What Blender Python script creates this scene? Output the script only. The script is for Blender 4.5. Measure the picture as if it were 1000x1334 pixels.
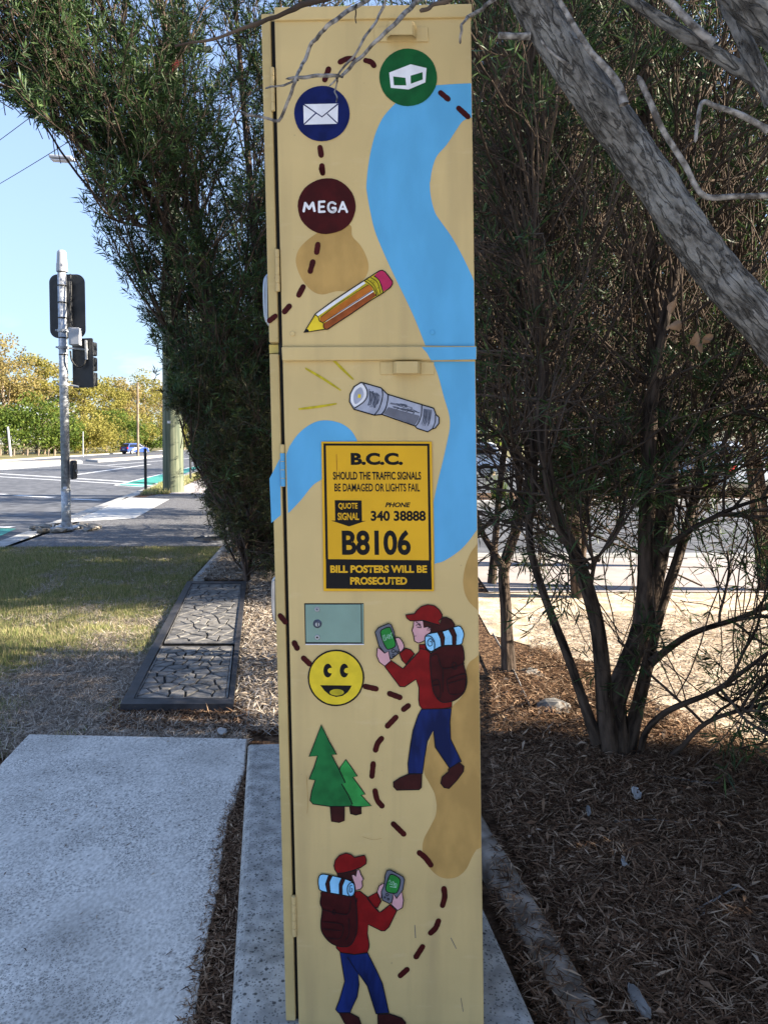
import bpy, bmesh, math, random
import numpy as np
from mathutils import Vector, Matrix, noise as mnoise

# ------------------------------------------------------------------ clear
for o in list(bpy.data.objects):
    bpy.data.objects.remove(o, do_unlink=True)
scene = bpy.context.scene
COL = scene.collection
rad = math.radians
random.seed(11)
RNG = np.random.default_rng(11)

# ------------------------------------------------------------------ camera
F, PPX, PPY, CAMZ, PITCH = 940.0, 500.0, 616.0, 1.35, rad(2.3)
cam_data = bpy.data.cameras.new('camera')
cam = bpy.data.objects.new('camera', cam_data)
COL.objects.link(cam)
cam.location = (0, 0, CAMZ)
cam.rotation_euler = (math.pi / 2 - PITCH, 0, 0)
cam_data.sensor_fit = 'VERTICAL'
cam_data.sensor_height = 36.0
cam_data.lens = F / 1334 * 36.0
cam_data.shift_y = -(667 - PPY) / 1334
cam_data.clip_start = 0.02
cam_data.clip_end = 5000
scene.camera = cam
scene.render.resolution_x, scene.render.resolution_y = 767, 1024

# ------------------------------------------------------------------ world, sun, exposure
SUN_EL, SUN_AZ = rad(24), rad(94)          # azimuth from +Y (view) clockwise to +X
world = bpy.data.worlds.new('World')
scene.world = world
world.use_nodes = True
wn = world.node_tree
wn.nodes.clear()
w_out = wn.nodes.new('ShaderNodeOutputWorld')
w_bg = wn.nodes.new('ShaderNodeBackground')
w_sky = wn.nodes.new('ShaderNodeTexSky')
w_sky.sky_type = 'NISHITA'
w_sky.sun_disc = False
w_sky.sun_elevation = SUN_EL
w_sky.sun_rotation = SUN_AZ
w_sky.air_density = 1.0
w_sky.altitude = 900
w_sky.dust_density = 0.15
w_sky.ozone_density = 3.0
w_bg.inputs['Strength'].default_value = 0.15
# low fair-weather clouds all the way round the horizon
w_tc = wn.nodes.new('ShaderNodeTexCoord')
w_map = wn.nodes.new('ShaderNodeMapping')
w_map.inputs['Scale'].default_value = (3.2, 3.2, 9.0)
w_map.inputs['Location'].default_value = (0.35, 0.1, 0.2)
w_noise = wn.nodes.new('ShaderNodeTexNoise')
w_noise.inputs['Scale'].default_value = 1.6
w_noise.inputs['Detail'].default_value = 7
w_ramp = wn.nodes.new('ShaderNodeValToRGB')
w_ramp.color_ramp.elements[0].position = 0.5
w_ramp.color_ramp.elements[1].position = 0.68
w_sep = wn.nodes.new('ShaderNodeSeparateXYZ')
w_el = wn.nodes.new('ShaderNodeMapRange')
w_el.inputs['From Min'].default_value = 0.16
w_el.inputs['From Max'].default_value = 0.05
w_mul = wn.nodes.new('ShaderNodeMath'); w_mul.operation = 'MULTIPLY'
w_mix = wn.nodes.new('ShaderNodeMix'); w_mix.data_type = 'RGBA'
w_mix.inputs['B'].default_value = (3.0, 3.0, 3.0, 1)
wl = wn.links.new
wl(w_tc.outputs['Generated'], w_map.inputs['Vector'])
wl(w_map.outputs['Vector'], w_noise.inputs['Vector'])
wl(w_noise.outputs['Fac'], w_ramp.inputs['Fac'])
wl(w_tc.outputs['Generated'], w_sep.inputs['Vector'])
wl(w_sep.outputs['Z'], w_el.inputs['Value'])
wl(w_ramp.outputs['Color'], w_mul.inputs[0])
wl(w_el.outputs['Result'], w_mul.inputs[1])
wl(w_mul.outputs['Value'], w_mix.inputs['Factor'])
# clear, dry air: the band over the horizon is no brighter than a camera sees it
w_bw = wn.nodes.new('ShaderNodeRGBToBW')
w_k = wn.nodes.new('ShaderNodeMath'); w_k.operation = 'MULTIPLY_ADD'; w_k.inputs[1].default_value = 0.53; w_k.inputs[2].default_value = 0.75
w_div = wn.nodes.new('ShaderNodeMath'); w_div.operation = 'DIVIDE'; w_div.inputs[0].default_value = 1.0
w_sc = wn.nodes.new('ShaderNodeVectorMath'); w_sc.operation = 'SCALE'
w_tint = wn.nodes.new('ShaderNodeVectorMath'); w_tint.operation = 'MULTIPLY'; w_tint.inputs[1].default_value = (1.01, 0.975, 0.98)
wl(w_sky.outputs['Color'], w_bw.inputs['Color']); wl(w_bw.outputs['Val'], w_k.inputs[0]); wl(w_k.outputs['Value'], w_div.inputs[1])
w_hs = wn.nodes.new('ShaderNodeHueSaturation'); w_hs.inputs['Saturation'].default_value = 0.86
wl(w_sky.outputs['Color'], w_hs.inputs['Color'])
wl(w_hs.outputs['Color'], w_tint.inputs[0]); wl(w_tint.outputs['Vector'], w_sc.inputs[0]); wl(w_div.outputs['Value'], w_sc.inputs['Scale'])
wl(w_sc.outputs['Vector'], w_mix.inputs['A'])
wl(w_mix.outputs['Result'], w_bg.inputs['Color'])
wl(w_bg.outputs['Background'], w_out.inputs['Surface'])

sun_data = bpy.data.lights.new('sun', 'SUN')
sun_data.energy = 5.0
sun_data.angle = rad(0.6)
sun_data.color = (1.0, 0.89, 0.72)
sun = bpy.data.objects.new('sun', sun_data)
COL.objects.link(sun)
sdir = Vector((math.cos(SUN_EL) * math.sin(SUN_AZ), math.cos(SUN_EL) * math.cos(SUN_AZ), math.sin(SUN_EL)))
sun.rotation_euler = sdir.to_track_quat('Z', 'Y').to_euler()
sun.location = sdir * 50

scene.view_settings.view_transform = 'Standard'
scene.view_settings.look = 'None'
scene.view_settings.exposure = 2.15
scene.view_settings.gamma = 1.0
scene.view_settings.use_curve_mapping = False
scene.cycles.max_bounces = 5
scene.cycles.diffuse_bounces = 3
scene.cycles.glossy_bounces = 2
scene.cycles.transmission_bounces = 3

# ------------------------------------------------------------------ helpers: image point <-> place
FWD = Vector((0, math.cos(PITCH), -math.sin(PITCH)))
UPV = Vector((0, math.sin(PITCH), math.cos(PITCH)))
CAMP = Vector((0, 0, CAMZ))
def ray(x, y):
    return Vector((1, 0, 0)) * ((x - PPX) / F) + UPV * (-(y - PPY) / F) + FWD
def gp(x, y, z=0.0):
    d = ray(x, y); t = (z - CAMZ) / d.z
    return CAMP + d * t
def at(x, y, Y):
    d = ray(x, y)
    return CAMP + d * (Y / d.y)
def proj(P):
    P = np.asarray(P, float) - np.array([0, 0, CAMZ])
    zc = P @ np.array(FWD); xc = P[..., 0]; yc = P @ np.array(UPV)
    zs = np.where(zc > 0.05, zc, 0.05)
    return PPX + F * xc / zs, PPY - F * yc / zs, zc

def link(o, parent=None):
    COL.objects.link(o)
    if parent is not None:
        o.parent = parent
    return o
def tag(o, label=None, cat=None, group=None, kind=None):
    if label: o['label'] = label
    if cat: o['category'] = cat
    if group: o['group'] = group
    if kind: o['kind'] = kind
    return o
def empty(name, loc=(0, 0, 0), rz=0.0):
    o = bpy.data.objects.new(name, None)
    o.empty_display_size = 0.1
    o.location = loc; o.rotation_euler = (0, 0, rz)
    return link(o)
def bm_obj(name, bm, mat, parent=None, smooth=False):
    me = bpy.data.meshes.new(name)
    bm.normal_update()
    bm.to_mesh(me); bm.free()
    if mat: me.materials.append(mat)
    if smooth:
        me.polygons.foreach_set('use_smooth', [True] * len(me.polygons))
    return link(bpy.data.objects.new(name, me), parent)
def np_obj(name, verts, faces, mat, parent=None, smooth=False):
    """verts (N,3), faces (M,k) constant k"""
    bark = getattr(verts, "c", None)
    if bark is not None: verts = verts.v
    verts = np.asarray(verts, np.float32); faces = np.asarray(faces, np.int32)
    me = bpy.data.meshes.new(name)
    m, k = faces.shape
    me.vertices.add(len(verts)); me.vertices.foreach_set('co', verts.ravel())
    me.loops.add(m * k); me.loops.foreach_set('vertex_index', faces.ravel())
    me.polygons.add(m)
    me.polygons.foreach_set('loop_start', np.arange(0, m * k, k, dtype=np.int32))
    try:
        me.polygons.foreach_set('loop_total', np.full(m, k, np.int32))
    except Exception:
        pass
    if smooth:
        me.polygons.foreach_set('use_smooth', np.ones(m, bool))
    me.update(calc_edges=True)
    if bark is not None:
        at_ = me.attributes.new('bark_co', 'FLOAT_VECTOR', 'POINT')
        at_.data.foreach_set('vector', np.asarray(bark, np.float32).ravel())
    if mat: me.materials.append(mat)
    return link(bpy.data.objects.new(name, me), parent)

def add_box(bm, c, s, rot=None, bevel=0.0, seg=2):
    r = bmesh.ops.create_cube(bm, size=1.0)
    vs = r['verts']
    M = Matrix.Translation(Vector(c)) @ (rot.to_4x4() if rot else Matrix()) @ Matrix.Diagonal((s[0], s[1], s[2], 1))
    bmesh.ops.transform(bm, matrix=M, verts=vs)
    if bevel > 0:
        es = list({e for v in vs for e in v.link_edges})
        bmesh.ops.bevel(bm, geom=es, offset=bevel, segments=seg, profile=0.5, affect='EDGES')
def add_cyl(bm, p0, p1, r0, r1=None, n=16, caps=True):
    p0, p1 = Vector(p0), Vector(p1)
    if r1 is None: r1 = r0
    d = p1 - p0
    q = d.to_track_quat('Z', 'Y').to_matrix().to_4x4()
    bmesh.ops.create_cone(bm, cap_ends=caps, segments=n, radius1=r0, radius2=r1, depth=d.length,
                          matrix=Matrix.Translation((p0 + p1) / 2) @ q)
def catmull(P, n=6, closed=False):
    P = [Vector(p) for p in P]
    out = []
    N = len(P)
    rng = range(N) if closed else range(N - 1)
    for i in rng:
        if closed:
            a, b, c, d = P[(i - 1) % N], P[i], P[(i + 1) % N], P[(i + 2) % N]
        else:
            a, b, c, d = P[max(i - 1, 0)], P[i], P[i + 1], P[min(i + 2, N - 1)]
        for k in range(n):
            t = k / n
            out.append(0.5 * ((2 * b) + (c - a) * t + (2 * a - 5 * b + 4 * c - d) * t * t + (3 * b - a - 3 * c + d) * t ** 3))
    if not closed:
        out.append(P[-1].copy())
    return out
def add_tube(bm, pts, radii, n=8, cap=True):
    pts = [Vector(p) for p in pts]
    if not hasattr(radii, '__len__'): radii = [radii] * len(pts)
    rings = []
    a = None
    for i, p in enumerate(pts):
        t = (pts[min(i + 1, len(pts) - 1)] - pts[max(i - 1, 0)]).normalized()
        if a is None:
            ref = Vector((0, 0, 1)) if abs(t.z) < 0.9 else Vector((1, 0, 0))
            a = t.cross(ref).normalized()
        else:
            a = (a - t * a.dot(t)).normalized()
        b = t.cross(a)
        rings.append([bm.verts.new(p + (a * math.cos(k * 2 * math.pi / n) + b * math.sin(k * 2 * math.pi / n)) * radii[i]) for k in range(n)])
    for r0, r1 in zip(rings, rings[1:]):
        for k in range(n):
            bm.faces.new((r0[k], r0[(k + 1) % n], r1[(k + 1) % n], r1[k]))
    if cap:
        bm.faces.new(rings[0][::-1]); bm.faces.new(rings[-1])
def prism(name, pts, z0, z1, mat, parent=None, bevel=0.0, smooth=False):
    """vertical prism on a ground outline"""
    bm = bmesh.new()
    f = bm.faces.new([bm.verts.new((p[0], p[1], z1)) for p in pts])
    f.normal_update()
    if f.normal.z < 0: f.normal_flip()
    if z0 is not None and z0 < z1:
        top_edges = list(f.edges)
        r = bmesh.ops.extrude_face_region(bm, geom=[f])
        vs = [e for e in r['geom'] if isinstance(e, bmesh.types.BMVert)]
        bmesh.ops.translate(bm, verts=vs, vec=(0, 0, 0))
        low = [v for v in bm.verts if v not in vs]
        for v in low: v.co.z = z0
        bmesh.ops.recalc_face_normals(bm, faces=bm.faces)
        if bevel > 0:
            es = [e for e in bm.edges if all(abs(v.co.z - z1) < 1e-6 for v in e.verts)]
            bmesh.ops.bevel(bm, geom=es, offset=bevel, segments=3, profile=0.5, affect='EDGES')
    bmesh.ops.triangulate(bm, faces=[f for f in bm.faces if len(f.verts) > 4])
    return bm_obj(name, bm, mat, parent, smooth)

# ------------------------------------------------------------------ materials
def s2l(r, g, b):
    f = lambda c: (c / 12.92 if c <= 0.04045 else ((c + 0.055) / 1.055) ** 2.4)
    return (f(r / 255), f(g / 255), f(b / 255))
def mat(name, col, rough=0.6, var=0.12, scale=8.0, bump=0.0, bscale=40.0, metal=0.0, spec=0.5, stretch=(1, 1, 1),
        col2=None, lo=0.4, hi=0.62, bdist=0.005, detail=5):
    m = bpy.data.materials.new(name); m.use_nodes = True
    nt = m.node_tree; N = nt.nodes; L = nt.links.new
    bs = N['Principled BSDF']
    bs.inputs['Roughness'].default_value = rough
    bs.inputs['Metallic'].default_value = metal
    bs.inputs['Specular IOR Level'].default_value = spec
    tc = N.new('ShaderNodeTexCoord'); mp = N.new('ShaderNodeMapping')
    mp.inputs['Scale'].default_value = stretch
    L(tc.outputs['Object'], mp.inputs['Vector'])
    nz = N.new('ShaderNodeTexNoise'); nz.inputs['Scale'].default_value = scale; nz.inputs['Detail'].default_value = detail
    L(mp.outputs['Vector'], nz.inputs['Vector'])
    rp = N.new('ShaderNodeValToRGB')
    rp.color_ramp.elements[0].position = lo; rp.color_ramp.elements[1].position = hi
    c2 = col2 if col2 else tuple(min(1, c * (1 + var)) for c in col)
    c1 = col if col2 else tuple(c * (1 - var) for c in col)
    rp.color_ramp.elements[0].color = (*c1, 1); rp.color_ramp.elements[1].color = (*c2, 1)
    L(nz.outputs['Fac'], rp.inputs['Fac']); L(rp.outputs['Color'], bs.inputs['Base Color'])
    if bump > 0:
        nb = N.new('ShaderNodeTexNoise'); nb.inputs['Scale'].default_value = bscale; nb.inputs['Detail'].default_value = 6
        L(mp.outputs['Vector'], nb.inputs['Vector'])
        bp = N.new('ShaderNodeBump'); bp.inputs['Strength'].default_value = bump; bp.inputs['Distance'].default_value = bdist
        L(nb.outputs['Fac'], bp.inputs['Height']); L(bp.outputs['Normal'], bs.inputs['Normal'])
    return m
def add_spots(m, col, scale, thresh, soft=0.06, amount=1.0, rnd=True, noise_mask=None):
    """dark specks / lichen: voronoi dots mixed over the base colour"""
    nt = m.node_tree; N = nt.nodes; L = nt.links.new
    bs = N['Principled BSDF']
    src = bs.inputs['Base Color'].links[0].from_socket
    tc = N.new('ShaderNodeTexCoord')
    vo = N.new('ShaderNodeTexVoronoi'); vo.inputs['Scale'].default_value = scale
    L(tc.outputs['Object'], vo.inputs['Vector'])
    mr = N.new('ShaderNodeMapRange'); mr.inputs['From Min'].default_value = thresh + soft; mr.inputs['From Max'].default_value = thresh
    mr.inputs['To Max'].default_value = amount
    L(vo.outputs['Distance'], mr.inputs['Value'])
    fac = mr.outputs['Result']
    if noise_mask:
        nz = N.new('ShaderNodeTexNoise'); nz.inputs['Scale'].default_value = noise_mask[0]; nz.inputs['Detail'].default_value = 4
        L(tc.outputs['Object'], nz.inputs['Vector'])
        m2 = N.new('ShaderNodeMapRange'); m2.inputs['From Min'].default_value = noise_mask[1]; m2.inputs['From Max'].default_value = noise_mask[2]
        L(nz.outputs['Fac'], m2.inputs['Value'])
        mu = N.new('ShaderNodeMath'); mu.operation = 'MULTIPLY'
        L(fac, mu.inputs[0]); L(m2.outputs['Result'], mu.inputs[1]); fac = mu.outputs['Value']
    mx = N.new('ShaderNodeMix'); mx.data_type = 'RGBA'
    L(fac, mx.inputs['Factor']); L(src, mx.inputs['A']); mx.inputs['B'].default_value = (*col, 1)
    L(mx.outputs['Result'], bs.inputs['Base Color'])
    return m
def add_wear(m):
    """faint brush streaks, runs of grime and a few scuffs in the paint"""
    nt = m.node_tree; N = nt.nodes; L = nt.links.new
    bs = N['Principled BSDF']
    tc = N.new('ShaderNodeTexCoord')
    for sc, st, lo, hi, amt, col in ((7, (2.2, 1, 0.22), 0.50, 0.78, 0.38, (0.25, 0.18, 0.10)), (55, (0.25, 1, 1.0), 0.60, 0.72, 0.16, (0.66, 0.54, 0.33)), (90, (1, 1, 1), 0.70, 0.74, 0.35, (0.17, 0.13, 0.085))):
        src = bs.inputs['Base Color'].links[0].from_socket
        mp = N.new('ShaderNodeMapping'); mp.inputs['Scale'].default_value = st
        L(tc.outputs['Object'], mp.inputs['Vector'])
        nz = N.new('ShaderNodeTexNoise'); nz.inputs['Scale'].default_value = sc; nz.inputs['Detail'].default_value = 6
        L(mp.outputs['Vector'], nz.inputs['Vector'])
        mr = N.new('ShaderNodeMapRange'); mr.inputs['From Min'].default_value = lo; mr.inputs['From Max'].default_value = hi; mr.inputs['To Max'].default_value = amt
        L(nz.outputs['Fac'], mr.inputs['Value'])
        mx = N.new('ShaderNodeMix'); mx.data_type = 'RGBA'
        L(mr.outputs['Result'], mx.inputs['Factor']); L(src, mx.inputs['A']); mx.inputs['B'].default_value = (*col, 1)
        L(mx.outputs['Result'], bs.inputs['Base Color'])
    return m
def island_mat(name, cols, rough=0.6, trans=0.0, spec=0.3):
    """each separate leaf / blade / chip takes its own colour along a ramp"""
    m = bpy.data.materials.new(name); m.use_nodes = True
    nt = m.node_tree; N = nt.nodes; L = nt.links.new
    bs = N['Principled BSDF']; out = N['Material Output']
    bs.inputs['Roughness'].default_value = rough
    bs.inputs['Specular IOR Level'].default_value = spec
    ge = N.new('ShaderNodeNewGeometry'); rp = N.new('ShaderNodeValToRGB')
    els = rp.color_ramp.elements
    els[0].position = 0; els[0].color = (*cols[0], 1)
    els[1].position = 1; els[1].color = (*cols[-1], 1)
    for i, c in enumerate(cols[1:-1]):
        e = els.new((i + 1) / (len(cols) - 1)); e.color = (*c, 1)
    L(ge.outputs['Random Per Island'], rp.inputs['Fac'])
    L(rp.outputs['Color'], bs.inputs['Base Color'])
    if trans > 0:
        tr = N.new('ShaderNodeBsdfTranslucent'); mx = N.new('ShaderNodeMixShader')
        L(rp.outputs['Color'], tr.inputs['Color'])
        mx.inputs['Fac'].default_value = trans
        L(bs.outputs['BSDF'], mx.inputs[1]); L(tr.outputs['BSDF'], mx.inputs[2]); L(mx.outputs['Shader'], out.inputs['Surface'])
    return m
def bark_mat(name, c1, c2, scale=14, stretch=(1, 1, 0.22), bump=0.9, dist=0.01, rough=0.9, crack=0.0):
    m = mat(name, c1, rough, col2=c2, scale=scale, stretch=stretch, bump=bump, bscale=scale * 1.6, bdist=dist, spec=0.12, detail=9, lo=0.36, hi=0.66)
    nt = m.node_tree; N = nt.nodes; L = nt.links.new
    at_ = N.new('ShaderNodeAttribute'); at_.attribute_name = 'bark_co'
    mp = next(n for n in N if n.type == 'MAPPING')
    L(at_.outputs['Vector'], mp.inputs['Vector'])
    if crack:
        bs = N['Principled BSDF']; src = bs.inputs['Base Color'].links[0].from_socket
        def fissure(scale, st, lo, hi):
            mp2 = N.new('ShaderNodeMapping'); mp2.inputs['Scale'].default_value = st
            L(at_.outputs['Vector'], mp2.inputs['Vector'])
            nz = N.new('ShaderNodeTexNoise'); nz.inputs['Scale'].default_value = scale; nz.inputs['Detail'].default_value = 6
            nz.inputs['Distortion'].default_value = 0.6
            L(mp2.outputs['Vector'], nz.inputs['Vector'])
            ms = N.new('ShaderNodeMath'); ms.operation = 'SUBTRACT'; ms.inputs[1].default_value = 0.5
            ab = N.new('ShaderNodeMath'); ab.operation = 'ABSOLUTE'
            L(nz.outputs['Fac'], ms.inputs[0]); L(ms.outputs['Value'], ab.inputs[0])
            mr = N.new('ShaderNodeMapRange'); mr.inputs['From Min'].default_value = lo; mr.inputs['From Max'].default_value = hi
            L(ab.outputs['Value'], mr.inputs['Value']); return mr.outputs['Result']
        fa = fissure(crack, (1, 1, 0.32), -0.008, 0.035)
        li = N.new('ShaderNodeTexNoise'); li.inputs['Scale'].default_value = 13; li.inputs['Detail'].default_value = 8
        L(at_.outputs['Vector'], li.inputs['Vector'])
        lr = N.new('ShaderNodeMapRange'); lr.inputs['From Min'].default_value = 0.48; lr.inputs['From Max'].default_value = 0.66; lr.inputs['To Max'].default_value = 0.55
        L(li.outputs['Fac'], lr.inputs['Value'])
        m0 = N.new('ShaderNodeMix'); m0.data_type = 'RGBA'
        L(lr.outputs['Result'], m0.inputs['Factor']); L(src, m0.inputs['A']); m0.inputs['B'].default_value = (0.30, 0.30, 0.295, 1)
        mx = N.new('ShaderNodeMix'); mx.data_type = 'RGBA'
        L(fa, mx.inputs['Factor']); mx.inputs['A'].default_value = (*[c * 1.25 for c in c1], 1); L(m0.outputs['Result'], mx.inputs['B'])
        L(mx.outputs['Result'], bs.inputs['Base Color'])
        bp0 = next(n for n in N if n.type == 'BUMP')
        bp = N.new('ShaderNodeBump'); bp.inputs['Strength'].default_value = 0.9; bp.inputs['Distance'].default_value = 0.005
        L(fa, bp.inputs['Height']); L(bp0.outputs['Normal'], bp.inputs['Normal']); L(bp.outputs['Normal'], bs.inputs['Normal'])
    return m

M = {}
M['cream'] = mat('cream_paint', (0.565, 0.42, 0.19), 0.5, var=0.05, scale=5, bump=0.1, bscale=160, bdist=0.001, spec=0.25)
add_wear(M['cream'])
M['cream_strip'] = mat('cream_frame_paint', (0.50, 0.375, 0.165), 0.55, var=0.08, scale=6, bump=0.1, bscale=160, bdist=0.001, spec=0.2)
add_wear(M['cream_strip'])
M['ochre'] = mat('ochre_paint', (0.42, 0.26, 0.085), 0.62, var=0.13, scale=18, stretch=(1, 1, 0.5), spec=0.15)
M['river'] = mat('sky_blue_paint', (0.10, 0.36, 0.62), 0.6, var=0.06, scale=14, stretch=(1, 1, 0.4), spec=0.15)
M['maroon'] = mat('maroon_paint', (0.045, 0.003, 0.003), 0.62, var=0.2, scale=30, spec=0.15)
M['navy'] = mat('navy_paint', (0.004, 0.009, 0.075), 0.6, var=0.2, scale=30, spec=0.15)
M['green_badge'] = mat('bottle_green_paint', (0.006, 0.085, 0.022), 0.6, var=0.15, scale=30, spec=0.15)
M['white'] = mat('white_paint', (0.72, 0.72, 0.76), 0.62, var=0.06, scale=30, spec=0.15)
M['black'] = mat('black_paint', (0.006, 0.006, 0.008), 0.62, var=0.1, scale=30, spec=0.15)
M['yellow'] = mat('yellow_paint', (0.70, 0.52, 0.03), 0.62, var=0.08, scale=30, spec=0.15)
M['band_yellow'] = mat('pale_yellow_undercoat_paint', (0.50, 0.39, 0.12), 0.6, var=0.1, scale=30, spec=0.15)
M['straw'] = mat('dull_yellow_paint', (0.45, 0.36, 0.02), 0.62, var=0.15, scale=60, spec=0.15)
M['orange'] = mat('orange_paint', (0.42, 0.13, 0.018), 0.62, var=0.15, scale=40, spec=0.15)
M['brown'] = mat('rust_brown_paint', (0.26, 0.065, 0.016), 0.62, var=0.2, scale=40, spec=0.15)
M['pink'] = mat('raspberry_paint', (0.42, 0.025, 0.09), 0.62, var=0.1, scale=40, spec=0.15)
M['steel_paint'] = mat('pale_steel_paint', (0.34, 0.36, 0.45), 0.62, var=0.12, scale=40, spec=0.15)
M['steel_dark'] = mat('dark_steel_paint', (0.075, 0.085, 0.12), 0.62, var=0.3, scale=60, spec=0.15)
M['grey_paint'] = mat('gadget_grey_paint', (0.13, 0.135, 0.17), 0.62, var=0.1, scale=40, spec=0.15)
M['tree_green'] = mat('pine_green_paint', (0.012, 0.13, 0.035), 0.62, var=0.2, scale=25, spec=0.15)
M['tree_green2'] = mat('leaf_green_paint', (0.03, 0.25, 0.055), 0.62, var=0.2, scale=25, spec=0.15)
M['screen'] = mat('screen_green_paint', (0.02, 0.2, 0.035), 0.62, var=0.12, scale=40, spec=0.15)
M['scribble'] = mat('pale_green_paint', (0.3, 0.55, 0.4), 0.62, var=0.1, scale=40, spec=0.15)
M['red'] = mat('crimson_paint', (0.19, 0.005, 0.006), 0.62, var=0.15, scale=35, spec=0.15)
M['pack'] = mat('dark_red_paint', (0.04, 0.003, 0.004), 0.62, var=0.2, scale=35, spec=0.15)
M['boot'] = mat('boot_brown_paint', (0.035, 0.006, 0.006), 0.62, var=0.2, scale=35, spec=0.15)
M['jean'] = mat('denim_blue_paint', (0.006, 0.016, 0.10), 0.62, var=0.45, scale=18, stretch=(1.6, 1, 0.4), spec=0.15)
M['skin'] = mat('pink_skin_paint', (0.60, 0.33, 0.36), 0.62, var=0.05, scale=35, spec=0.15)
M['roll'] = mat('pale_blue_paint', (0.25, 0.55, 0.83), 0.62, var=0.08, scale=35, spec=0.15)
M['sign_yellow'] = mat('sign_yellow_enamel', (0.66, 0.36, 0.010), 0.4, var=0.05, scale=8, spec=0.2)
M['sign_black'] = mat('sign_black_enamel', (0.006, 0.006, 0.008), 0.45, var=0.1, scale=12, spec=0.12)
M['lock_green'] = mat('sage_green_enamel', (0.16, 0.27, 0.23), 0.4, var=0.06, scale=14)
M['gap'] = mat('gap_shade_black', (0.006, 0.006, 0.006), 0.8, var=0.1)  # flat black painted in for the shade inside gaps and holes
M['chrome'] = mat('dull_chrome', (0.36, 0.37, 0.40), 0.35, var=0.08, scale=30, metal=1.0)
M['galv'] = mat('galvanised_steel', (0.42, 0.44, 0.47), 0.5, var=0.25, scale=18, metal=0.35, bump=0.1)
M['signal_black'] = mat('signal_black_powdercoat', (0.015, 0.017, 0.022), 0.5, var=0.2, scale=6)
M['pale_plastic'] = mat('pale_grey_plastic', (0.45, 0.46, 0.49), 0.5, var=0.06)
M['cable'] = mat('black_cable', (0.012, 0.012, 0.013), 0.6)

# ground materials
M['concrete'] = mat('brushed_concrete', (0.50, 0.465, 0.415), 0.88, col2=(0.82, 0.775, 0.71), scale=75, bump=0.25, bscale=150, bdist=0.002, lo=0.28, hi=0.66, detail=10, stretch=(1.4, 0.8, 1), spec=0.2)
add_spots(M['concrete'], (0.20, 0.19, 0.175), 105, 0.26, 0.22, 0.62, noise_mask=(9.0, 0.40, 0.56))
add_spots(M['concrete'], (0.13, 0.125, 0.115), 46, 0.15, 0.14, 0.75, noise_mask=(2.6, 0.42, 0.58))
add_spots(M['concrete'], (0.24, 0.225, 0.20), 4, 0.25, 0.55, 0.5, noise_mask=(2.0, 0.42, 0.65))
add_spots(M['concrete'], (0.10, 0.095, 0.09), 160, 0.24, 0.15, 0.65, noise_mask=(5.0, 0.42, 0.56))
M['plinth'] = mat('mottled_old_concrete', (0.27, 0.262, 0.245), 0.85, col2=(0.49, 0.475, 0.445), scale=22, bump=0.5, bscale=90, lo=0.35, hi=0.65, detail=8, spec=0.25)
add_spots(M['plinth'], (0.035, 0.035, 0.037), 46, 0.16, 0.10, 0.85, noise_mask=(4.0, 0.35, 0.6))
add_spots(M['plinth'], (0.05, 0.05, 0.05), 120, 0.22, 0.12, 0.7)
M['edging'] = mat('stained_concrete_edging', (0.14, 0.108, 0.082), 0.9, col2=(0.36, 0.31, 0.26), scale=12, bump=0.6, bscale=60, detail=8)
M['kerb'] = mat('pale_kerb_concrete', (0.34, 0.335, 0.325), 0.85, var=0.2, scale=6, bump=0.3, bscale=60)
M['ramp'] = mat('pale_ramp_concrete', (0.50, 0.495, 0.48), 0.85, var=0.12, scale=3, bump=0.3, bscale=60, stretch=(0.5, 3, 1))
M['pinkpath'] = mat('pinkish_path_concrete', (0.36, 0.32, 0.31), 0.85, var=0.1, scale=4)
M['asphalt'] = mat('worn_road_asphalt', (0.075, 0.079, 0.09), 0.85, col2=(0.135, 0.14, 0.155), scale=3.5, bump=0.4, bscale=160, detail=10, spec=0.3)
M['pathasphalt'] = mat('dark_path_asphalt', (0.075, 0.075, 0.082), 0.9, col2=(0.19, 0.19, 0.20), scale=28, bump=0.6, bscale=120, lo=0.42, hi=0.62, detail=9, spec=0.3)
M['paint_white'] = mat('road_marking_white', (0.62, 0.63, 0.64), 0.7, var=0.15, scale=9)
M['paint_green'] = mat('bike_lane_green', (0.04, 0.27, 0.22), 0.75, var=0.2, scale=7)
M['paint_yellow'] = mat('kerb_line_yellow', (0.58, 0.33, 0.045), 0.7, var=0.2, scale=6)
M['soil'] = mat('bark_mulch_soil', (0.05, 0.028, 0.017), 0.95, col2=(0.17, 0.105, 0.064), scale=26, bump=0.9, bscale=55, bdist=0.02, detail=9, spec=0.1)
M['lawnsoil'] = mat('thatchy_lawn_soil', (0.08, 0.075, 0.035), 0.95, col2=(0.22, 0.18, 0.11), scale=7, bump=0.9, bscale=60, bdist=0.02, detail=9, spec=0.1)
M['dirt'] = mat('dry_sandy_dirt', (0.42, 0.33, 0.24), 0.95, col2=(0.62, 0.53, 0.43), scale=9, bump=0.6, bscale=50, bdist=0.01, detail=9, spec=0.1)
M['ground'] = mat('distant_dry_ground', (0.12, 0.11, 0.055), 0.95, col2=(0.24, 0.21, 0.10), scale=0.3, detail=8, spec=0.1)
M['pitlid'] = mat('cast_lid_grey', (0.10, 0.096, 0.093), 0.8, col2=(0.21, 0.20, 0.19), scale=16, bump=0.4, bscale=120, bdist=0.003, detail=8)
M['pitbase'] = mat('lid_joint_black', (0.014, 0.013, 0.012), 0.9, var=0.4, scale=20)
M['pitframe'] = mat('black_pit_frame', (0.030, 0.030, 0.036), 0.6, var=0.3, scale=12, bump=0.3)
M['iron'] = mat('dark_cast_iron', (0.035, 0.033, 0.035), 0.6, var=0.3, scale=30, metal=0.3)
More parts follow.
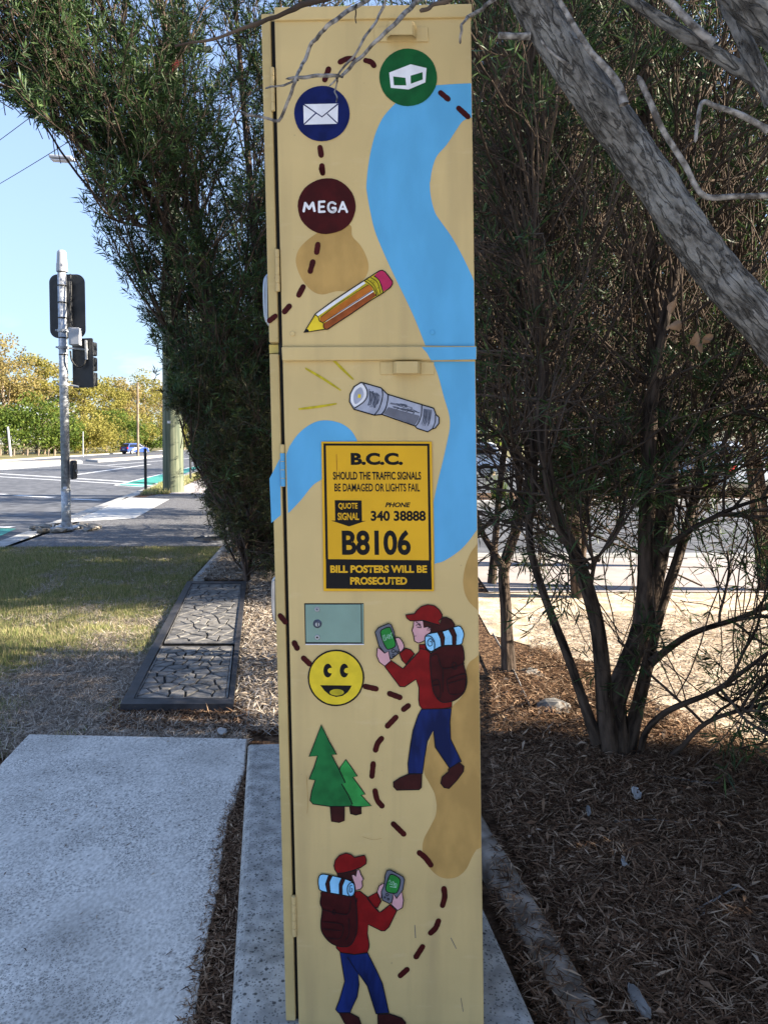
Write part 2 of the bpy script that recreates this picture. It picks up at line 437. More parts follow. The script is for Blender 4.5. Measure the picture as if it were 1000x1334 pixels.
M['rubble'] = mat('broken_concrete', (0.13, 0.115, 0.095), 0.9, col2=(0.32, 0.29, 0.25), scale=9, bump=0.7, bscale=40)

# vegetation
M['leaf_a'] = island_mat('bottlebrush_leaf', [(0.014, 0.034, 0.011), (0.028, 0.062, 0.019), (0.045, 0.090, 0.027), (0.085, 0.135, 0.042)], 0.5, 0.22, 0.3)
M['leaf_c'] = island_mat('deep_bottlebrush_leaf', [(0.009, 0.021, 0.008), (0.017, 0.038, 0.013), (0.028, 0.056, 0.018), (0.06, 0.085, 0.028)], 0.5, 0.2, 0.3)
M['leaf_b'] = island_mat('olive_bottlebrush_leaf', [(0.018, 0.028, 0.011), (0.038, 0.054, 0.019), (0.06, 0.078, 0.026), (0.10, 0.095, 0.042)], 0.5, 0.25, 0.35)
M['leaf_dry'] = island_mat('dried_leaf', [(0.16, 0.09, 0.05), (0.30, 0.20, 0.13), (0.42, 0.32, 0.24)], 0.8, 0.1, 0.2)
M['gum_gold'] = island_mat('golden_gum_leaf', [(0.16, 0.155, 0.03), (0.25, 0.23, 0.05), (0.34, 0.29, 0.08)], 0.8, 0.42)
M['gum_tan'] = island_mat('tan_gum_leaf', [(0.20, 0.16, 0.055), (0.32, 0.245, 0.095), (0.25, 0.225, 0.07)], 0.8, 0.42)
M['shrub_green'] = island_mat('bright_shrub_leaf', [(0.05, 0.09, 0.014), (0.09, 0.14, 0.021), (0.16, 0.20, 0.032)], 0.8, 0.38)
M['bark_dark'] = bark_mat('dark_furrowed_bark', (0.020, 0.015, 0.012), (0.115, 0.084, 0.065), 40, (1, 1, 0.22), 1.0, 0.012)
M['bark_brown'] = bark_mat('brown_flaky_bark', (0.035, 0.025, 0.021), (0.15, 0.11, 0.092), 26, (1, 1, 0.2), 1.0, 0.015)
M['bark_grey'] = bark_mat('grey_cracked_bark', (0.055, 0.052, 0.049), (0.21, 0.203, 0.196), 70, (1, 1, 0.6), 1.0, 0.007, crack=52)
M['twig'] = mat('grey_brown_twig', (0.085, 0.063, 0.049), 0.9, var=0.45, scale=4, spec=0.1)
M['twig_pale'] = mat('pale_dead_twig', (0.085, 0.076, 0.07), 0.85, col2=(0.36, 0.34, 0.325), scale=70, bump=0.8, bscale=120, bdist=0.003, spec=0.15, lo=0.38, hi=0.66)
M['gumbark'] = mat('pale_gum_bark', (0.22, 0.17, 0.12), 0.9, var=0.3, scale=2)
M['polewood'] = mat('weathered_green_pole_timber', (0.065, 0.085, 0.055), 0.85, col2=(0.16, 0.175, 0.115), scale=5, stretch=(3, 3, 0.15), bump=0.5, bscale=12, detail=8)
M['grass'] = island_mat('lawn_blade', [(0.10, 0.145, 0.038), (0.18, 0.225, 0.07), (0.32, 0.32, 0.13), (0.46, 0.40, 0.22), (0.36, 0.29, 0.17)], 0.7, 0.25, 0.2)
M['straw_grass'] = island_mat('dry_lawn_straw', [(0.15, 0.115, 0.085), (0.30, 0.24, 0.185), (0.45, 0.38, 0.31), (0.58, 0.51, 0.43)], 0.85, 0.05, 0.15)
M['litter'] = island_mat('fallen_leaf_litter', [(0.028, 0.014, 0.008), (0.080, 0.043, 0.025), (0.155, 0.088, 0.052), (0.26, 0.16, 0.098), (0.44, 0.32, 0.22)], 0.85, 0.0, 0.12)
M['paper'] = mat('white_paper_scrap', (0.38, 0.37, 0.36), 0.8)
M['stone'] = mat('pale_flat_stone', (0.2, 0.19, 0.18), 0.85, var=0.25, scale=12, bump=0.4)
M['bottlebrush'] = mat('red_brush_flower', (0.22, 0.02, 0.02), 0.8, var=0.4, scale=60)
M['bag'] = mat('clear_glass_tint', (0.02, 0.025, 0.03), 0.08, spec=0.6)

# ================================================================== THE SETTING
RD = Vector((-0.160, 0.987, 0)); RN = Vector((0.987, 0.160, 0))      # along / across the main road
def rp_(s, c, z=0.0):
    v = RD * s + RN * c
    return Vector((v.x, v.y, z))
KC = -3.68                                                            # near kerb line
def struct(o):
    o['kind'] = 'structure'
    return o
ZR = -0.12
bm = bmesh.new()
bmesh.ops.create_grid(bm, x_segments=2, y_segments=2, size=2500)
bmesh.ops.translate(bm, verts=bm.verts, vec=(0, 0, -0.17))
struct(bm_obj('ground', bm, M['ground']))
# main road
struct(prism('main_road', [rp_(-40, KC), rp_(900, KC), rp_(900, KC - 18.4), rp_(-40, KC - 18.4)], None, ZR, M['asphalt']))
# far verge
struct(prism('far_verge', [rp_(-40, KC - 18.65), rp_(900, KC - 18.65), rp_(900, KC - 60), rp_(-40, KC - 60)], -0.165, -0.02, M['ground']))
struct(prism('far_kerb', [rp_(-40, KC - 18.4), rp_(900, KC - 18.4), rp_(900, KC - 18.65), rp_(-40, KC - 18.65)], -0.165, 0.0, M['kerb'], bevel=0.03))
# near verge (footpath block): soil sheet, cut away for the side street on the right
SIDE_Y0, SIDE_Y1, SIDE_X0 = 8.7, 16.6, 0.9
struct(prism('verge', [rp_(-12, KC + 0.32), (30, -12.1), (30, SIDE_Y0 - 0.2), (SIDE_X0, SIDE_Y0 - 0.2), (SIDE_X0 - 1.0, SIDE_Y1 + 8), rp_(600, KC + 5.0), rp_(600, KC + 0.32)],
              -0.165, 0.0, M['soil']))
struct(prism('near_kerb', [rp_(-12, KC), rp_(-12, KC + 0.32), rp_(600, KC + 0.32), rp_(600, KC)], -0.165, 0.012, M['kerb'], bevel=0.05))
# asphalt path, ramp, pink path
struct(prism('asphalt_path', [gp(4, 713), gp(298, 712), (-0.6, 10.5), (-1.4, 19.3), gp(205, 644.5), rp_(17.2, KC + 0.325), rp_(9.2, KC + 0.325)], None, 0.006, M['pathasphalt']))
struct(prism('concrete_ramp', [gp(63, 683.5), gp(92, 681), gp(176, 676), gp(221, 651), gp(165, 648.2), rp_(16.6, KC + 0.33), rp_(12.5, KC + 0.33)], None, 0.012, M['ramp']))
struct(prism('concrete_path', [gp(220, 644), gp(330, 644), (-4.0, 60), (-5.6, 60), gp(263, 624), gp(244, 631.5)], None, 0.010, M['pinkpath']))
# ramp joint lines
for k, (a, b) in enumerate((((100, 668), (196, 664)), ((120, 660), (207, 657)))):
    A, B = gp(*a, 0.0135), gp(*b, 0.0135)
    n = Vector((-(B - A).y, (B - A).x, 0)).normalized() * 0.012
    struct(prism('ramp_joint', [A - n, B - n, B + n, A + n], None, 0.015, M['edging']))

# side street on the right, seen under the trees
struct(prism('side_street', [(SIDE_X0, SIDE_Y0), (60, SIDE_Y0 + 4), (60, SIDE_Y1 + 6), (SIDE_X0 - 0.9, SIDE_Y1)], None, ZR, M['asphalt']))
struct(prism('side_kerb', [(SIDE_X0, SIDE_Y0 - 0.2), (30, SIDE_Y0 - 0.2), (60, SIDE_Y0 + 3.8), (60, SIDE_Y0 + 4), (30, SIDE_Y0 + 0.12), (SIDE_X0, SIDE_Y0 + 0.1)], -0.165, 0.02, M['kerb'], bevel=0.03))
struct(prism('far_side_kerb', [(-0.1, SIDE_Y1 - 0.1), (60, SIDE_Y1 + 5.8), (60, SIDE_Y1 + 6.2), (-0.1, SIDE_Y1 + 0.25)], -0.165, 0.02, M['kerb'], bevel=0.03))
struct(prism('garden_bed', [(-0.1, SIDE_Y1 + 0.25), (60, SIDE_Y1 + 6.2), (60, SIDE_Y1 + 10), (-0.1, SIDE_Y1 + 3.2)], -0.165, -0.02, M['soil']))
struct(prism('car_park', [(-0.1, SIDE_Y1 + 3.3), (90, SIDE_Y1 + 12), (90, 75), (-0.1, 75)], None, -0.13, M['asphalt']))
struct(prism('side_footpath', [(0.95, 6.5), (30, 6.5), (30, 8.45), (0.95, 8.45)], None, 0.008, M['pinkpath']))
struct(prism('dirt_strip', [(0.75, 5.05), (1.35, 4.3), (1.25, 3.6), (1.7, 3.2), (30, 2.6), (30, 6.48), (0.75, 6.48)], None, 0.004, M['dirt']))

# added unseen pale ground behind the viewer, bounces sunlight onto the cabinet
struct(prism('bounce_ground', [(-6, -11.5), (29, -11.5), (29, 0.45), (-6, 0.45)], None, 0.006, M['ramp']))
# concrete hardstand slab beside the cabinet, its right edge eaten away
ZS = 0.05
slab_px = [(38, 956), (322, 962), (319, 1000), (311, 1030), (297, 1066), (289, 1118), (284, 1160), (272, 1210), (262, 1270), (252, 1334), (238, 1440)]
rr_ = random.Random(4)
fine = []
for (xa, ya), (xb, yb) in zip(slab_px, slab_px[1:]):
    n_ = 1 if ya < 965 and yb < 965 else 7
    for k in range(n_):
        t = k / n_; j_ = 0 if (n_ == 1 or k == 0 and ya < 965) else rr_.uniform(-1.1, 1.1)
        fine.append((xa + (xb - xa) * t + j_, ya + (yb - ya) * t))
fine.append(slab_px[-1])
sp = [gp(x, y, ZS) for x, y in fine]
a0, a1 = gp(38, 956, ZS), gp(0, 996, ZS)
dl = (a1 - a0).normalized()
sp += [Vector((sp[-1].x, 0.5, 0)), a0 + dl * ((0.5 - a0.y) / dl.y)]
struct(prism('concrete_slab', sp, -0.05, ZS, M['concrete'], bevel=0.006))
# plinth under the cabinet
ZP = 0.10
pBL, pFL = gp(323, 968, ZP), gp(300, 1334, ZP)
pR0, pR1 = gp(630, 1180, ZP), gp(700, 1334, ZP)
dL = (pFL - pBL) / (pFL.y - pBL.y); dR = (pR1 - pR0) / (pR1.y - pR0.y)
FY = 1.22
pl = [pBL, pBL + dL * (FY - pBL.y), pR0 + dR * (FY - pR0.y), pR0 + dR * (pBL.y + 0.05 - pR0.y)]
struct(prism('cabinet_plinth', pl, -0.05, ZP, M['plinth'], bevel=0.022))
# concrete edging log on the right
ZE = 0.075
e0, e1 = gp(628, 1056, ZE), gp(800, 1334, ZE)
de = (e1 - e0) / (e1.y - e0.y)
far_e, near_e = e0 + de * (3.3 - e0.y), e0 + de * (0.9 - e0.y)
wv = Vector((-0.115, 0, 0))
bm = bmesh.new()
N_ = 40
prof = [(-0.088, -0.06), (-0.088, 0.03), (-0.08, 0.06), (-0.06, ZE), (-0.02, ZE + 0.003), (-0.004, ZE - 0.012), (0.004, 0.03), (0.004, -0.06)]
rows = []
for i in range(N_ + 1):
    c = far_e.lerp(near_e, i / N_)
    rows.append([bm.verts.new((c.x + px + 0.008 * mnoise.noise((c.y * 4, px * 20, 1)), c.y, pz + 0.006 * mnoise.noise((c.y * 5, px * 12, 5)))) for px, pz in prof])
for r0, r1 in zip(rows, rows[1:]):
    for k in range(len(prof) - 1):
        bm.faces.new((r0[k], r1[k], r1[k + 1], r0[k + 1]))
bm.faces.new(rows[0]); bm.faces.new(rows[-1][::-1])
tag(bm_obj('garden_edging', bm, M['edging'], smooth=True), 'stained concrete edging strip running past the cabinet into the mulch', 'edging')

# lawn soil + thin edging by the pit covers
struct(prism('lawn', [gp(-260, 713.5), gp(296, 713.5), gp(252, 757), gp(158, 918), gp(158, 935), gp(322, 950), gp(322, 961), gp(36, 955), gp(-400, 1000)], None, 0.003, M['lawnsoil']))
bm = bmesh.new()
ea = [gp(289, 715), gp(300, 715), gp(266, 757), gp(252, 757)]
bmesh.ops.create_cube(bm, size=1)
bm.clear()
f = bm.faces.new([bm.verts.new((p.x, p.y, 0.03)) for p in ea])
r = bmesh.ops.extrude_face_region(bm, geom=[f])
for v in r['geom']:
    if isinstance(v, bmesh.types.BMVert): v.co.z = -0.02
bmesh.ops.recalc_face_normals(bm, faces=bm.faces)
tag(bm_obj('lawn_edging', bm, M['kerb']), 'short pale concrete edging strip between lawn and mulch', 'edging')

# ---- road markings (paint sheets 4 mm above the road)
def strip_px(name, a, b, w, m, z=ZR + 0.004):
    A, B = gp(*a, z), gp(*b, z)
    n = Vector((-(B - A).y, (B - A).x, 0)).normalized() * w / 2
    return struct(prism(name, [A - n, B - n, B + n, A + n], None, z, m))
strip_px('crossing_line', (-60, 613.2), (214, 630.5), 0.28, M['paint_white'])
strip_px('crossing_line', (-60, 617.5), (206, 633), 0.20, M['paint_white'], ZR + 0.0045)
for a, b in (((-20, 643.2), (9, 643.8)), ((21, 645.2), (70, 648)), ((94, 650), (131, 651.4))):
    strip_px('guide_dash', a, b, 0.22, M['paint_white'])
strip_px('lane_line', (84, 620.5), (196, 604.8), 0.25, M['paint_white'], ZR + 0.005)
strip_px('lane_line', (0, 612.5), (84, 606.5), 0.2, M['paint_white'], ZR + 0.005)
strip_px('lane_line', (96, 604), (165, 608.5), 0.2, M['paint_white'], ZR + 0.006)
strip_px('lane_line', (140, 606), (260, 596), 0.25, M['paint_white'], ZR + 0.007)
strip_px('lane_line', (0, 601), (110, 599.5), 0.5, M['paint_white'], ZR + 0.007)
z = ZR + 0.004
struct(prism('bike_lane', [gp(152, 631.5, z), gp(212, 617.6, z), gp(262, 605.5, z), gp(262, 609, z), gp(208, 628.5, z), gp(186, 634.2, z)], None, z, M['paint_green']))
strip_px('bike_lane_line', (150, 632), (262, 605.3), 0.12, M['paint_white'], ZR + 0.008)
strip_px('bike_lane_line', (150, 632.5), (187, 634.3), 0.14, M['paint_white'], ZR + 0.009)
struct(prism('bike_lane_near', [gp(-60, 688, z), gp(22, 688.6, z), gp(-3, 700, z), gp(-60, 722, z)], None, z, M['paint_green']))
strip_px('bike_lane_line', (-60, 686), (17, 686.6), 0.2, M['paint_white'], ZR + 0.009)
def kerb_line(s0, s1):
    z = ZR + 0.010
    return struct(prism('kerb_line', [rp_(s0, KC - 0.02, z), rp_(s1, KC - 0.02, z), rp_(s1, KC - 0.2, z), rp_(s0, KC - 0.2, z)], None, z, M['paint_yellow']))
kerb_line(5, 11.6); kerb_line(17.2, 26)

# traffic island in the road, two noses
def island(name, pts, label):
    o = prism(name, pts, ZR - 0.03, ZR + 0.16, M['kerb'], bevel=0.06)
    tag(o, label, 'traffic island')
    t = prism('island_top', [(p[0] * 0.94 + sum(q[0] for q in pts) / len(pts) * 0.06, p[1] * 0.94 + sum(q[1] for q in pts) / len(pts) * 0.06) for p in pts], None, ZR + 0.164, M['dirt'], o)
    return o
island('traffic_island', [gp(x, y, ZR) for x, y in ((-80, 615), (-80, 606), (40, 603.5), (88, 601), (106, 601.5), (108, 603.5), (60, 607.5), (0, 612))], 'kerbed traffic island with bare top in the main road')
island('median_strip', [gp(x, y, ZR) for x, y in ((150, 598.5), (112, 600.5), (128, 602.3), (185, 598.2), (215, 595), (212, 594))], 'pale narrow median nose beyond the traffic island')

# ================================================================== service pit lids
def cut_poly(poly, p, n):
    out = []
    for i in range(len(poly)):
        a, b = poly[i], poly[(i + 1) % len(poly)]
        da = (a[0] - p[0]) * n[0] + (a[1] - p[1]) * n[1]; db = (b[0] - p[0]) * n[0] + (b[1] - p[1]) * n[1]
        if da <= 0: out.append(a)
        if (da < 0) != (db < 0) and da != db:
            t = da / (da - db); out.append((a[0] + (b[0] - a[0]) * t, a[1] + (b[1] - a[1]) * t))
    return out
def voronoi_cells(quad, nu, nv, seed):
    r = random.Random(seed)
    pts = []
    A, B, C, D = [Vector((q[0], q[1])) for q in quad]
    for i in range(nu):
        for j in range(nv):
            u = (i + 0.5 + r.uniform(-0.42, 0.42)) / nu; v = (j + 0.5 + r.uniform(-0.42, 0.42)) / nv
            pts.append((A.lerp(B, u)).lerp(D.lerp(C, u), v))
    cells = []
    for i, p in enumerate(pts):
        poly = [tuple(q) for q in (A, B, C, D)]
        for j, q in enumerate(pts):
            if i == j or (q - p).length > 0.6: continue
            m = (p + q) / 2; n = (q - p).normalized()
            poly = cut_poly(poly, m - n * 0.0058, n)
            if len(poly) < 3: break
        if len(poly) >= 3: cells.append(poly)
    return cells
def pit_lid(quad_px, label, seed, nu, nv):
    z = 0.055
    q = [gp(x, y, z) for x, y in quad_px]
    c = sum(q, Vector()) / 4
    root = empty('pit_cover', (c.x, c.y, 0.0))
    tag(root, label, 'pit cover', 'service pit covers beside the lawn')
    loc = [(p.x - c.x, p.y - c.y) for p in q]
    prism('lid_plate', loc, 0.0, z - 0.010, M['pitbase'], root)
    # rim
    bm = bmesh.new()
    inner = [(x * 0.955, y * 0.975) for x, y in loc]
    vo = [bm.verts.new((x, y, z)) for x, y in loc]; vi = [bm.verts.new((x, y, z)) for x, y in inner]
    vo2 = [bm.verts.new((x, y, z - 0.03)) for x, y in loc]; vi2 = [bm.verts.new((x, y, z - 0.012)) for x, y in inner]
    for i in range(4):
        j = (i + 1) % 4
        bm.faces.new((vo[i], vo[j], vi[j], vi[i])); bm.faces.new((vo2[i], vo2[j], vo[j], vo[i])); bm.faces.new((vi[i], vi[j], vi2[j], vi2[i]))
    bmesh.ops.recalc_face_normals(bm, faces=bm.faces)
    bm_obj('lid_rim', bm, M['pitlid'], root)
    inset = [(x * 0.945, y * 0.965) for x, y in loc]
    r = random.Random(seed)
    for poly in voronoi_cells(inset, nu, nv, seed):
        h = z - 0.001 + r.uniform(-0.0015, 0.0015)
        bm = bmesh.new()
        cx = sum(p[0] for p in poly) / len(poly); cy = sum(p[1] for p in poly) / len(poly)
        lo = [bm.verts.new((x, y, z - 0.009)) for x, y in poly]
        hi = [bm.verts.new((cx + (x - cx) * 0.96, cy + (y - cy) * 0.96, h)) for x, y in poly]
        n = len(poly)
        for i in range(n):
            bm.faces.new((lo[i], lo[(i + 1) % n], hi[(i + 1) % n], hi[i]))
        bm.faces.new(hi)
        bmesh.ops.recalc_face_normals(bm, faces=bm.faces)
        bm_obj('raised_pad', bm, M['pitlid'], root)
    return root
pit_lid([(250, 761), (314, 761), (308, 837), (214, 837)], 'farther of two crazed grey pit covers, half in a sun stripe', 3, 8, 13)
pit_lid([(211, 841.5), (304, 841.5), (297, 909), (175, 909)], 'nearer crazed grey pit cover, closest to the concrete slab', 9, 8, 9)
zf = 0.062
fo = [gp(x, y, zf) for x, y in ((244, 757), (321, 757), (304, 917), (157, 917))]
fi = [gp(x, y, zf) for x, y in ((250, 760), (315, 760), (298, 910), (174, 910))]
fi[1] = fi[1]; 
bm = bmesh.new()
vo = [bm.verts.new(p) for p in fo]; vi = [bm.verts.new(p) for p in fi]
vo2 = [bm.verts.new((p.x, p.y, -0.02)) for p in fo]; vi2 = [bm.verts.new((p.x, p.y, 0.0)) for p in fi]
for i in range(4):
    j = (i + 1) % 4
    bm.faces.new((vo[i], vo[j], vi[j], vi[i])); bm.faces.new((vo2[i], vo2[j], vo[j], vo[i])); bm.faces.new((vi[i], vi[j], vi2[j], vi2[i]))
bmesh.ops.recalc_face_normals(bm, faces=bm.faces)
tag(bm_obj('pit_surround', bm, M['pitframe']), 'black rectangular surround of the two service pit covers', 'surround')

# manhole in the asphalt path
mc = gp(283, 703)
root = empty('manhole_cover', (mc.x, mc.y, 0.006)); tag(root, 'round dark iron manhole cover in the asphalt path', 'manhole cover')
bm = bmesh.new(); add_cyl(bm, (0, 0, -0.01), (0, 0, 0.008), 0.30, n=40); bm_obj('cover', bm, M['iron'], root)
bm = bmesh.new()
add_tube(bm, [(0.33 * math.cos(a), 0.33 * math.sin(a), 0.004) for a in np.linspace(0, 2 * math.pi, 41)], 0.018, 6, False)
bm_obj('rim', bm, M['asphalt'], root, True)
for i in range(-2, 3):
    bm = bmesh.new(); add_box(bm, (0, i * 0.1, 0.010), (0.4 - abs(i) * 0.07, 0.02, 0.006)); bm_obj('rib', bm, M['iron'], root)

# ================================================================== PAINTED CABINET
TH = rad(1.7)
CY = 1.500
O_ = Vector((0.0, CY, ZP))
U_ = Vector((math.cos(TH), -math.sin(TH), 0)); V_ = Vector((math.sin(TH), math.cos(TH), 0))
cab = empty('signal_cabinet', O_, -TH)
tag(cab, 'tall cream traffic signal cabinet painted with a blue river, hikers, badges and a dashed trail', 'cabinet')
def fp(x, y, off=0.0):
    """image point -> cabinet-local point on the plane `off` metres proud of the door face"""
    d = ray(x, y)
    t = (-off - (CAMP - O_).dot(V_)) / d.dot(V_)
    P = CAMP + d * t - O_
    return Vector((P.dot(U_), P.dot(V_), P.z))
def px_slab(name, quad, off, thick, m, parent=cab, bevel=0.0, seg=2):
    """quad TL,TR,BR,BL in image points on the plane `off`; extruded backwards"""
    q = [fp(x, y, off) for x, y in quad]
    bm = bmesh.new()
    f = [bm.verts.new(p) for p in q]; b = [bm.verts.new((p.x, p.y + thick, p.z)) for p in q]
    bm.faces.new(f); bm.faces.new(b[::-1])
    for i in range(4):
        j = (i + 1) % 4
        bm.faces.new((f[j], f[i], b[i], b[j]))
    bmesh.ops.recalc_face_normals(bm, faces=bm.faces)
    if bevel > 0:
        bmesh.ops.bevel(bm, geom=list(bm.edges), offset=bevel, segments=seg, profile=0.5, affect='EDGES')
    return bm_obj(name, bm, m, parent)
def sx(y, a, b):      # x on the straight edge through a,b at height y
    return a[0] + (b[0] - a[0]) * (y - a[1]) / (b[1] - a[1])
LO = ((340, 20), (372.5, 1334)); LI = ((352, 25), (385, 1334)); DL = ((357.5, 25), (389, 1334)); RR = ((613, 8), (630, 1334))
def le(y, e): return (sx(y, *e), y)
def quad(e0, e1, y0, y1, dy0=0, dy1=0): return [le(y0, e0), (sx(y0 + dy0, *e1), y0 + dy0), (sx(y1 + dy1, *e1), y1 + dy1), le(y1, e1 if False else e0)]
YB = 1341
px_slab('upper_body', quad(LO, RR, 17, 447, -6), -0.016, 0.36, M['cream'], bevel=0.004)
px_slab('lower_body', quad(LO, RR, 462, YB), -0.016, 0.36, M['cream'], bevel=0.004)
px_slab('waist_band', [le(449, LO), le(449, RR), le(460, RR), le(460, LO)], -0.020, 0.34, M['band_yellow'])
px_slab('upper_frame_strip', quad(LO, LI, 18, 446, 0), -0.003, 0.0125, M['cream_strip'], bevel=0.002)
px_slab('lower_frame_strip', quad(LO, LI, 461, 1330), -0.003, 0.0125, M['cream_strip'], bevel=0.002)
px_slab('door_gap_shade', [le(28, LI), le(28, DL), le(YB, DL), le(YB, LI)], -0.0155, 0.004, M['gap'])  # black strip paints the shade in the gap between frame strip and doors
px_slab('upper_door', quad(DL, RR, 26, 452, -3.5), 0.0, 0.014, M['cream'], bevel=0.002)
px_slab('lower_door', quad(DL, RR, 468, YB), 0.0, 0.014, M['cream'], bevel=0.002)
px_slab('top_cap', [(357, 9), (614.5, 4.5), (614.5, 22), (357, 26.5)], 0.005, 0.37, M['cream'], bevel=0.002)
px_slab('waist_lip', [(366.5, 451.5), (620.5, 450.5), (620.5, 468.5), (367.5, 470)], 0.010, 0.03, M['cream'], bevel=0.003, seg=3)
# pull handles: flat plate with a raised grip
def pull(x0, y0, x1, y1, g0, g1):
    p = px_slab('pull_handle', [(x0, y0), (x1, y0), (x1 + 0.4, y1), (x0 + 0.4, y1)], 0.003, 0.003, M['cream'], bevel=0.001)
    a = [fp(g0, y0 + 1), fp(g1, y0 + 1), fp(g1, y1 - 0.5), fp(g0, y1 - 0.5)]
    bm = bmesh.new()
    prof = [(0.0, 0.003), (0.06, 0.017), (0.14, 0.023), (0.86, 0.023), (0.94, 0.017), (1.0, 0.003)]
    top = [bm.verts.new(a[0].lerp(a[1], t) + Vector((0, -h, 0))) for t, h in prof]
    bot = [bm.verts.new(a[3].lerp(a[2], t) + Vector((0, -h, 0))) for t, h in prof]
    for i in range(5):
        bm.faces.new((top[i], top[i + 1], bot[i + 1], bot[i]))
    bt = [bm.verts.new(a[3].lerp(a[2], t) + Vector((0, -min(h, 0.010) + 0.0, 0.006))) for t, h in prof]
    for i in range(5): bm.faces.new((bot[i], bot[i + 1], bt[i + 1], bt[i]))
    tp = [bm.verts.new(a[0].lerp(a[1], t) + Vector((0, -0.003, 0))) for t, h in prof]
    for i in range(5): bm.faces.new((tp[i], tp[i + 1], top[i + 1], top[i]))
    bmesh.ops.recalc_face_normals(bm, faces=bm.faces)
    bm_obj('grip', bm, M['cream'], p, False)
pull(487.5, 35, 557, 54, 503.5, 542)
pull(495, 471.5, 565, 488, 511, 548.5)
# hinges: barrel of knuckles
def hinge(x0, y0, x1, y1, m2=None):
    a, b = fp((x0 + x1) / 2, y0, 0.001), fp((x0 + x1) / 2 + (y1 - y0) * 0.02, y1, 0.001)
    r = (fp(x1, y0) - fp(x0, y0)).length * 0.48
    bm = bmesh.new(); add_cyl(bm, a, b, r * 0.8, n=14)
    h = bm_obj('hinge', bm, M['cream'], cab, True)
    n = 5
    for i in range(n):
        p, q = a.lerp(b, i / n + 0.008), a.lerp(b, (i + 1) / n - 0.008)
        bm = bmesh.new(); add_cyl(bm, p, q, r, n=14)
        bmm = m2 if (m2 and i >= 1) else M['cream']
        bm_obj('knuckle', bm, bmm, h, False)
hinge(352, 88, 357.5, 145); hinge(358, 325, 364, 380); hinge(364.5, 579, 371, 634, M['river']); hinge(379.5, 1167, 386, 1219)
# side handles on the left wall
def side_handle(y0, y1, out):
    a, b = fp(sx(y0, *LO), y0, -0.05), fp(sx(y1, *LO), y1, -0.05)
    a.x += 0.002; b.x += 0.002
    pts = [a, a.lerp(b, 0.12) + Vector((-out, 0, 0)), a.lerp(b, 0.5) + Vector((-out * 1.25, 0, 0)), a.lerp(b, 0.85) + Vector((-out, 0, 0)), b]
    bm = bmesh.new(); add_tube(bm, catmull(pts, 6), 0.0035, 8)
    h = bm_obj('side_handle', bm, M['chrome'], cab, True)
    bm = bmesh.new()
    add_box(bm, a.lerp(b, 0.5) + Vector((-0.004, 0.02, 0)), (0.006, 0.05, (a - b).length * 0.9), bevel=0.002)
    bm_obj('latch_plate', bm, M['chrome'], h)
side_handle(358, 424, 0.0075); side_handle(752, 812, 0.0065)

# lock plate
lp = px_slab('lock_plate', [(397.6, 787.6), (470, 787.6), (470.4, 837), (398.6, 836.6)], 0.0022, 0.002, M['lock_green'], bevel=0.0006)
px_slab('recess_edge', [(396.2, 785.8), (473.6, 785.8), (474, 838.8), (397.4, 838.8)], 0.0004, 0.0006, M['gap'], lp)
px_slab('recess_sill', [(398, 838.9), (474, 838.9), (474, 840.2), (398, 840.2)], 0.0012, 0.001, M['white'], lp)
px_slab('recess_side', [(471.2, 787), (473.2, 787), (473.6, 838), (471.6, 838)], 0.0016, 0.001, M['lock_green'], lp)
def stud(name, x, y, rpx, h, m, parent):
    c = fp(x, y, 0.0022); r = rpx / F * CY
    bm = bmesh.new()
    add_cyl(bm, c, c + Vector((0, -h, 0)), r, r * 0.75, n=20)
    return bm_obj(name, bm, m, parent)
stud('screw', 413, 793.7, 3.6, 0.0018, M['galv'], lp); stud('screw', 413.3, 830.2, 3.6, 0.0018, M['galv'], lp)
stud('screw_socket', 413, 793.7, 1.7, 0.0022, M['steel_dark'], lp); stud('screw_socket', 413.3, 830.2, 1.7, 0.0022, M['gap'], lp)
lk = stud('key_lock', 413.4, 812.6, 5.8, 0.0035, M['steel_dark'], lp)
stud('key_barrel', 413.6, 813, 3.6, 0.0042, M['galv'], lp); 
px_slab('keyhole', [(412.9, 811), (414.2, 811), (414.4, 816), (413, 816)], 0.0068, 0.0006, M['gap'], lp)
for (x, y) in ((381, 434.5), (563, 433)):
    stud('blanked_rivet', x, y, 3.2, 0.0006, M['cream'] if x < 500 else M['river'], cab)

# ---------------------------------------------------------------- paint: thin skins on the doors
LAY = 0.00028
def Zf(scale, ox, oy):
    return lambda pts: [(ox + x / scale, oy + y / scale) for x, y in pts]
z1 = Zf(3.2258, 330, 0); z2 = Zf(3.2258, 330, 220); z3 = Zf(3.2258, 330, 440); z4 = Zf(3.2258, 330, 560)
z5 = Zf(3.2258, 330, 770); z6 = Zf(3.2258, 330, 1040)
def cr2(pts, n=5, closed=True):
    v = catmull([(x, y, 0) for x, y in pts], n, closed)
    return [(p.x, p.y) for p in v]
def skin(name, pts, m, lay, parent=cab, base=0.0, smooth=True, n=5):
    P = cr2(pts, n) if smooth else pts
    bm = bmesh.new()
    vs = [bm.verts.new(fp(x, y, base + lay * LAY)) for x, y in P]
    f = bm.faces.new(vs)
    f.normal_update()
    if f.normal.y > 0: f.normal_flip()
    bmesh.ops.triangulate(bm, faces=[f])
    return bm_obj(name, bm, m, parent)
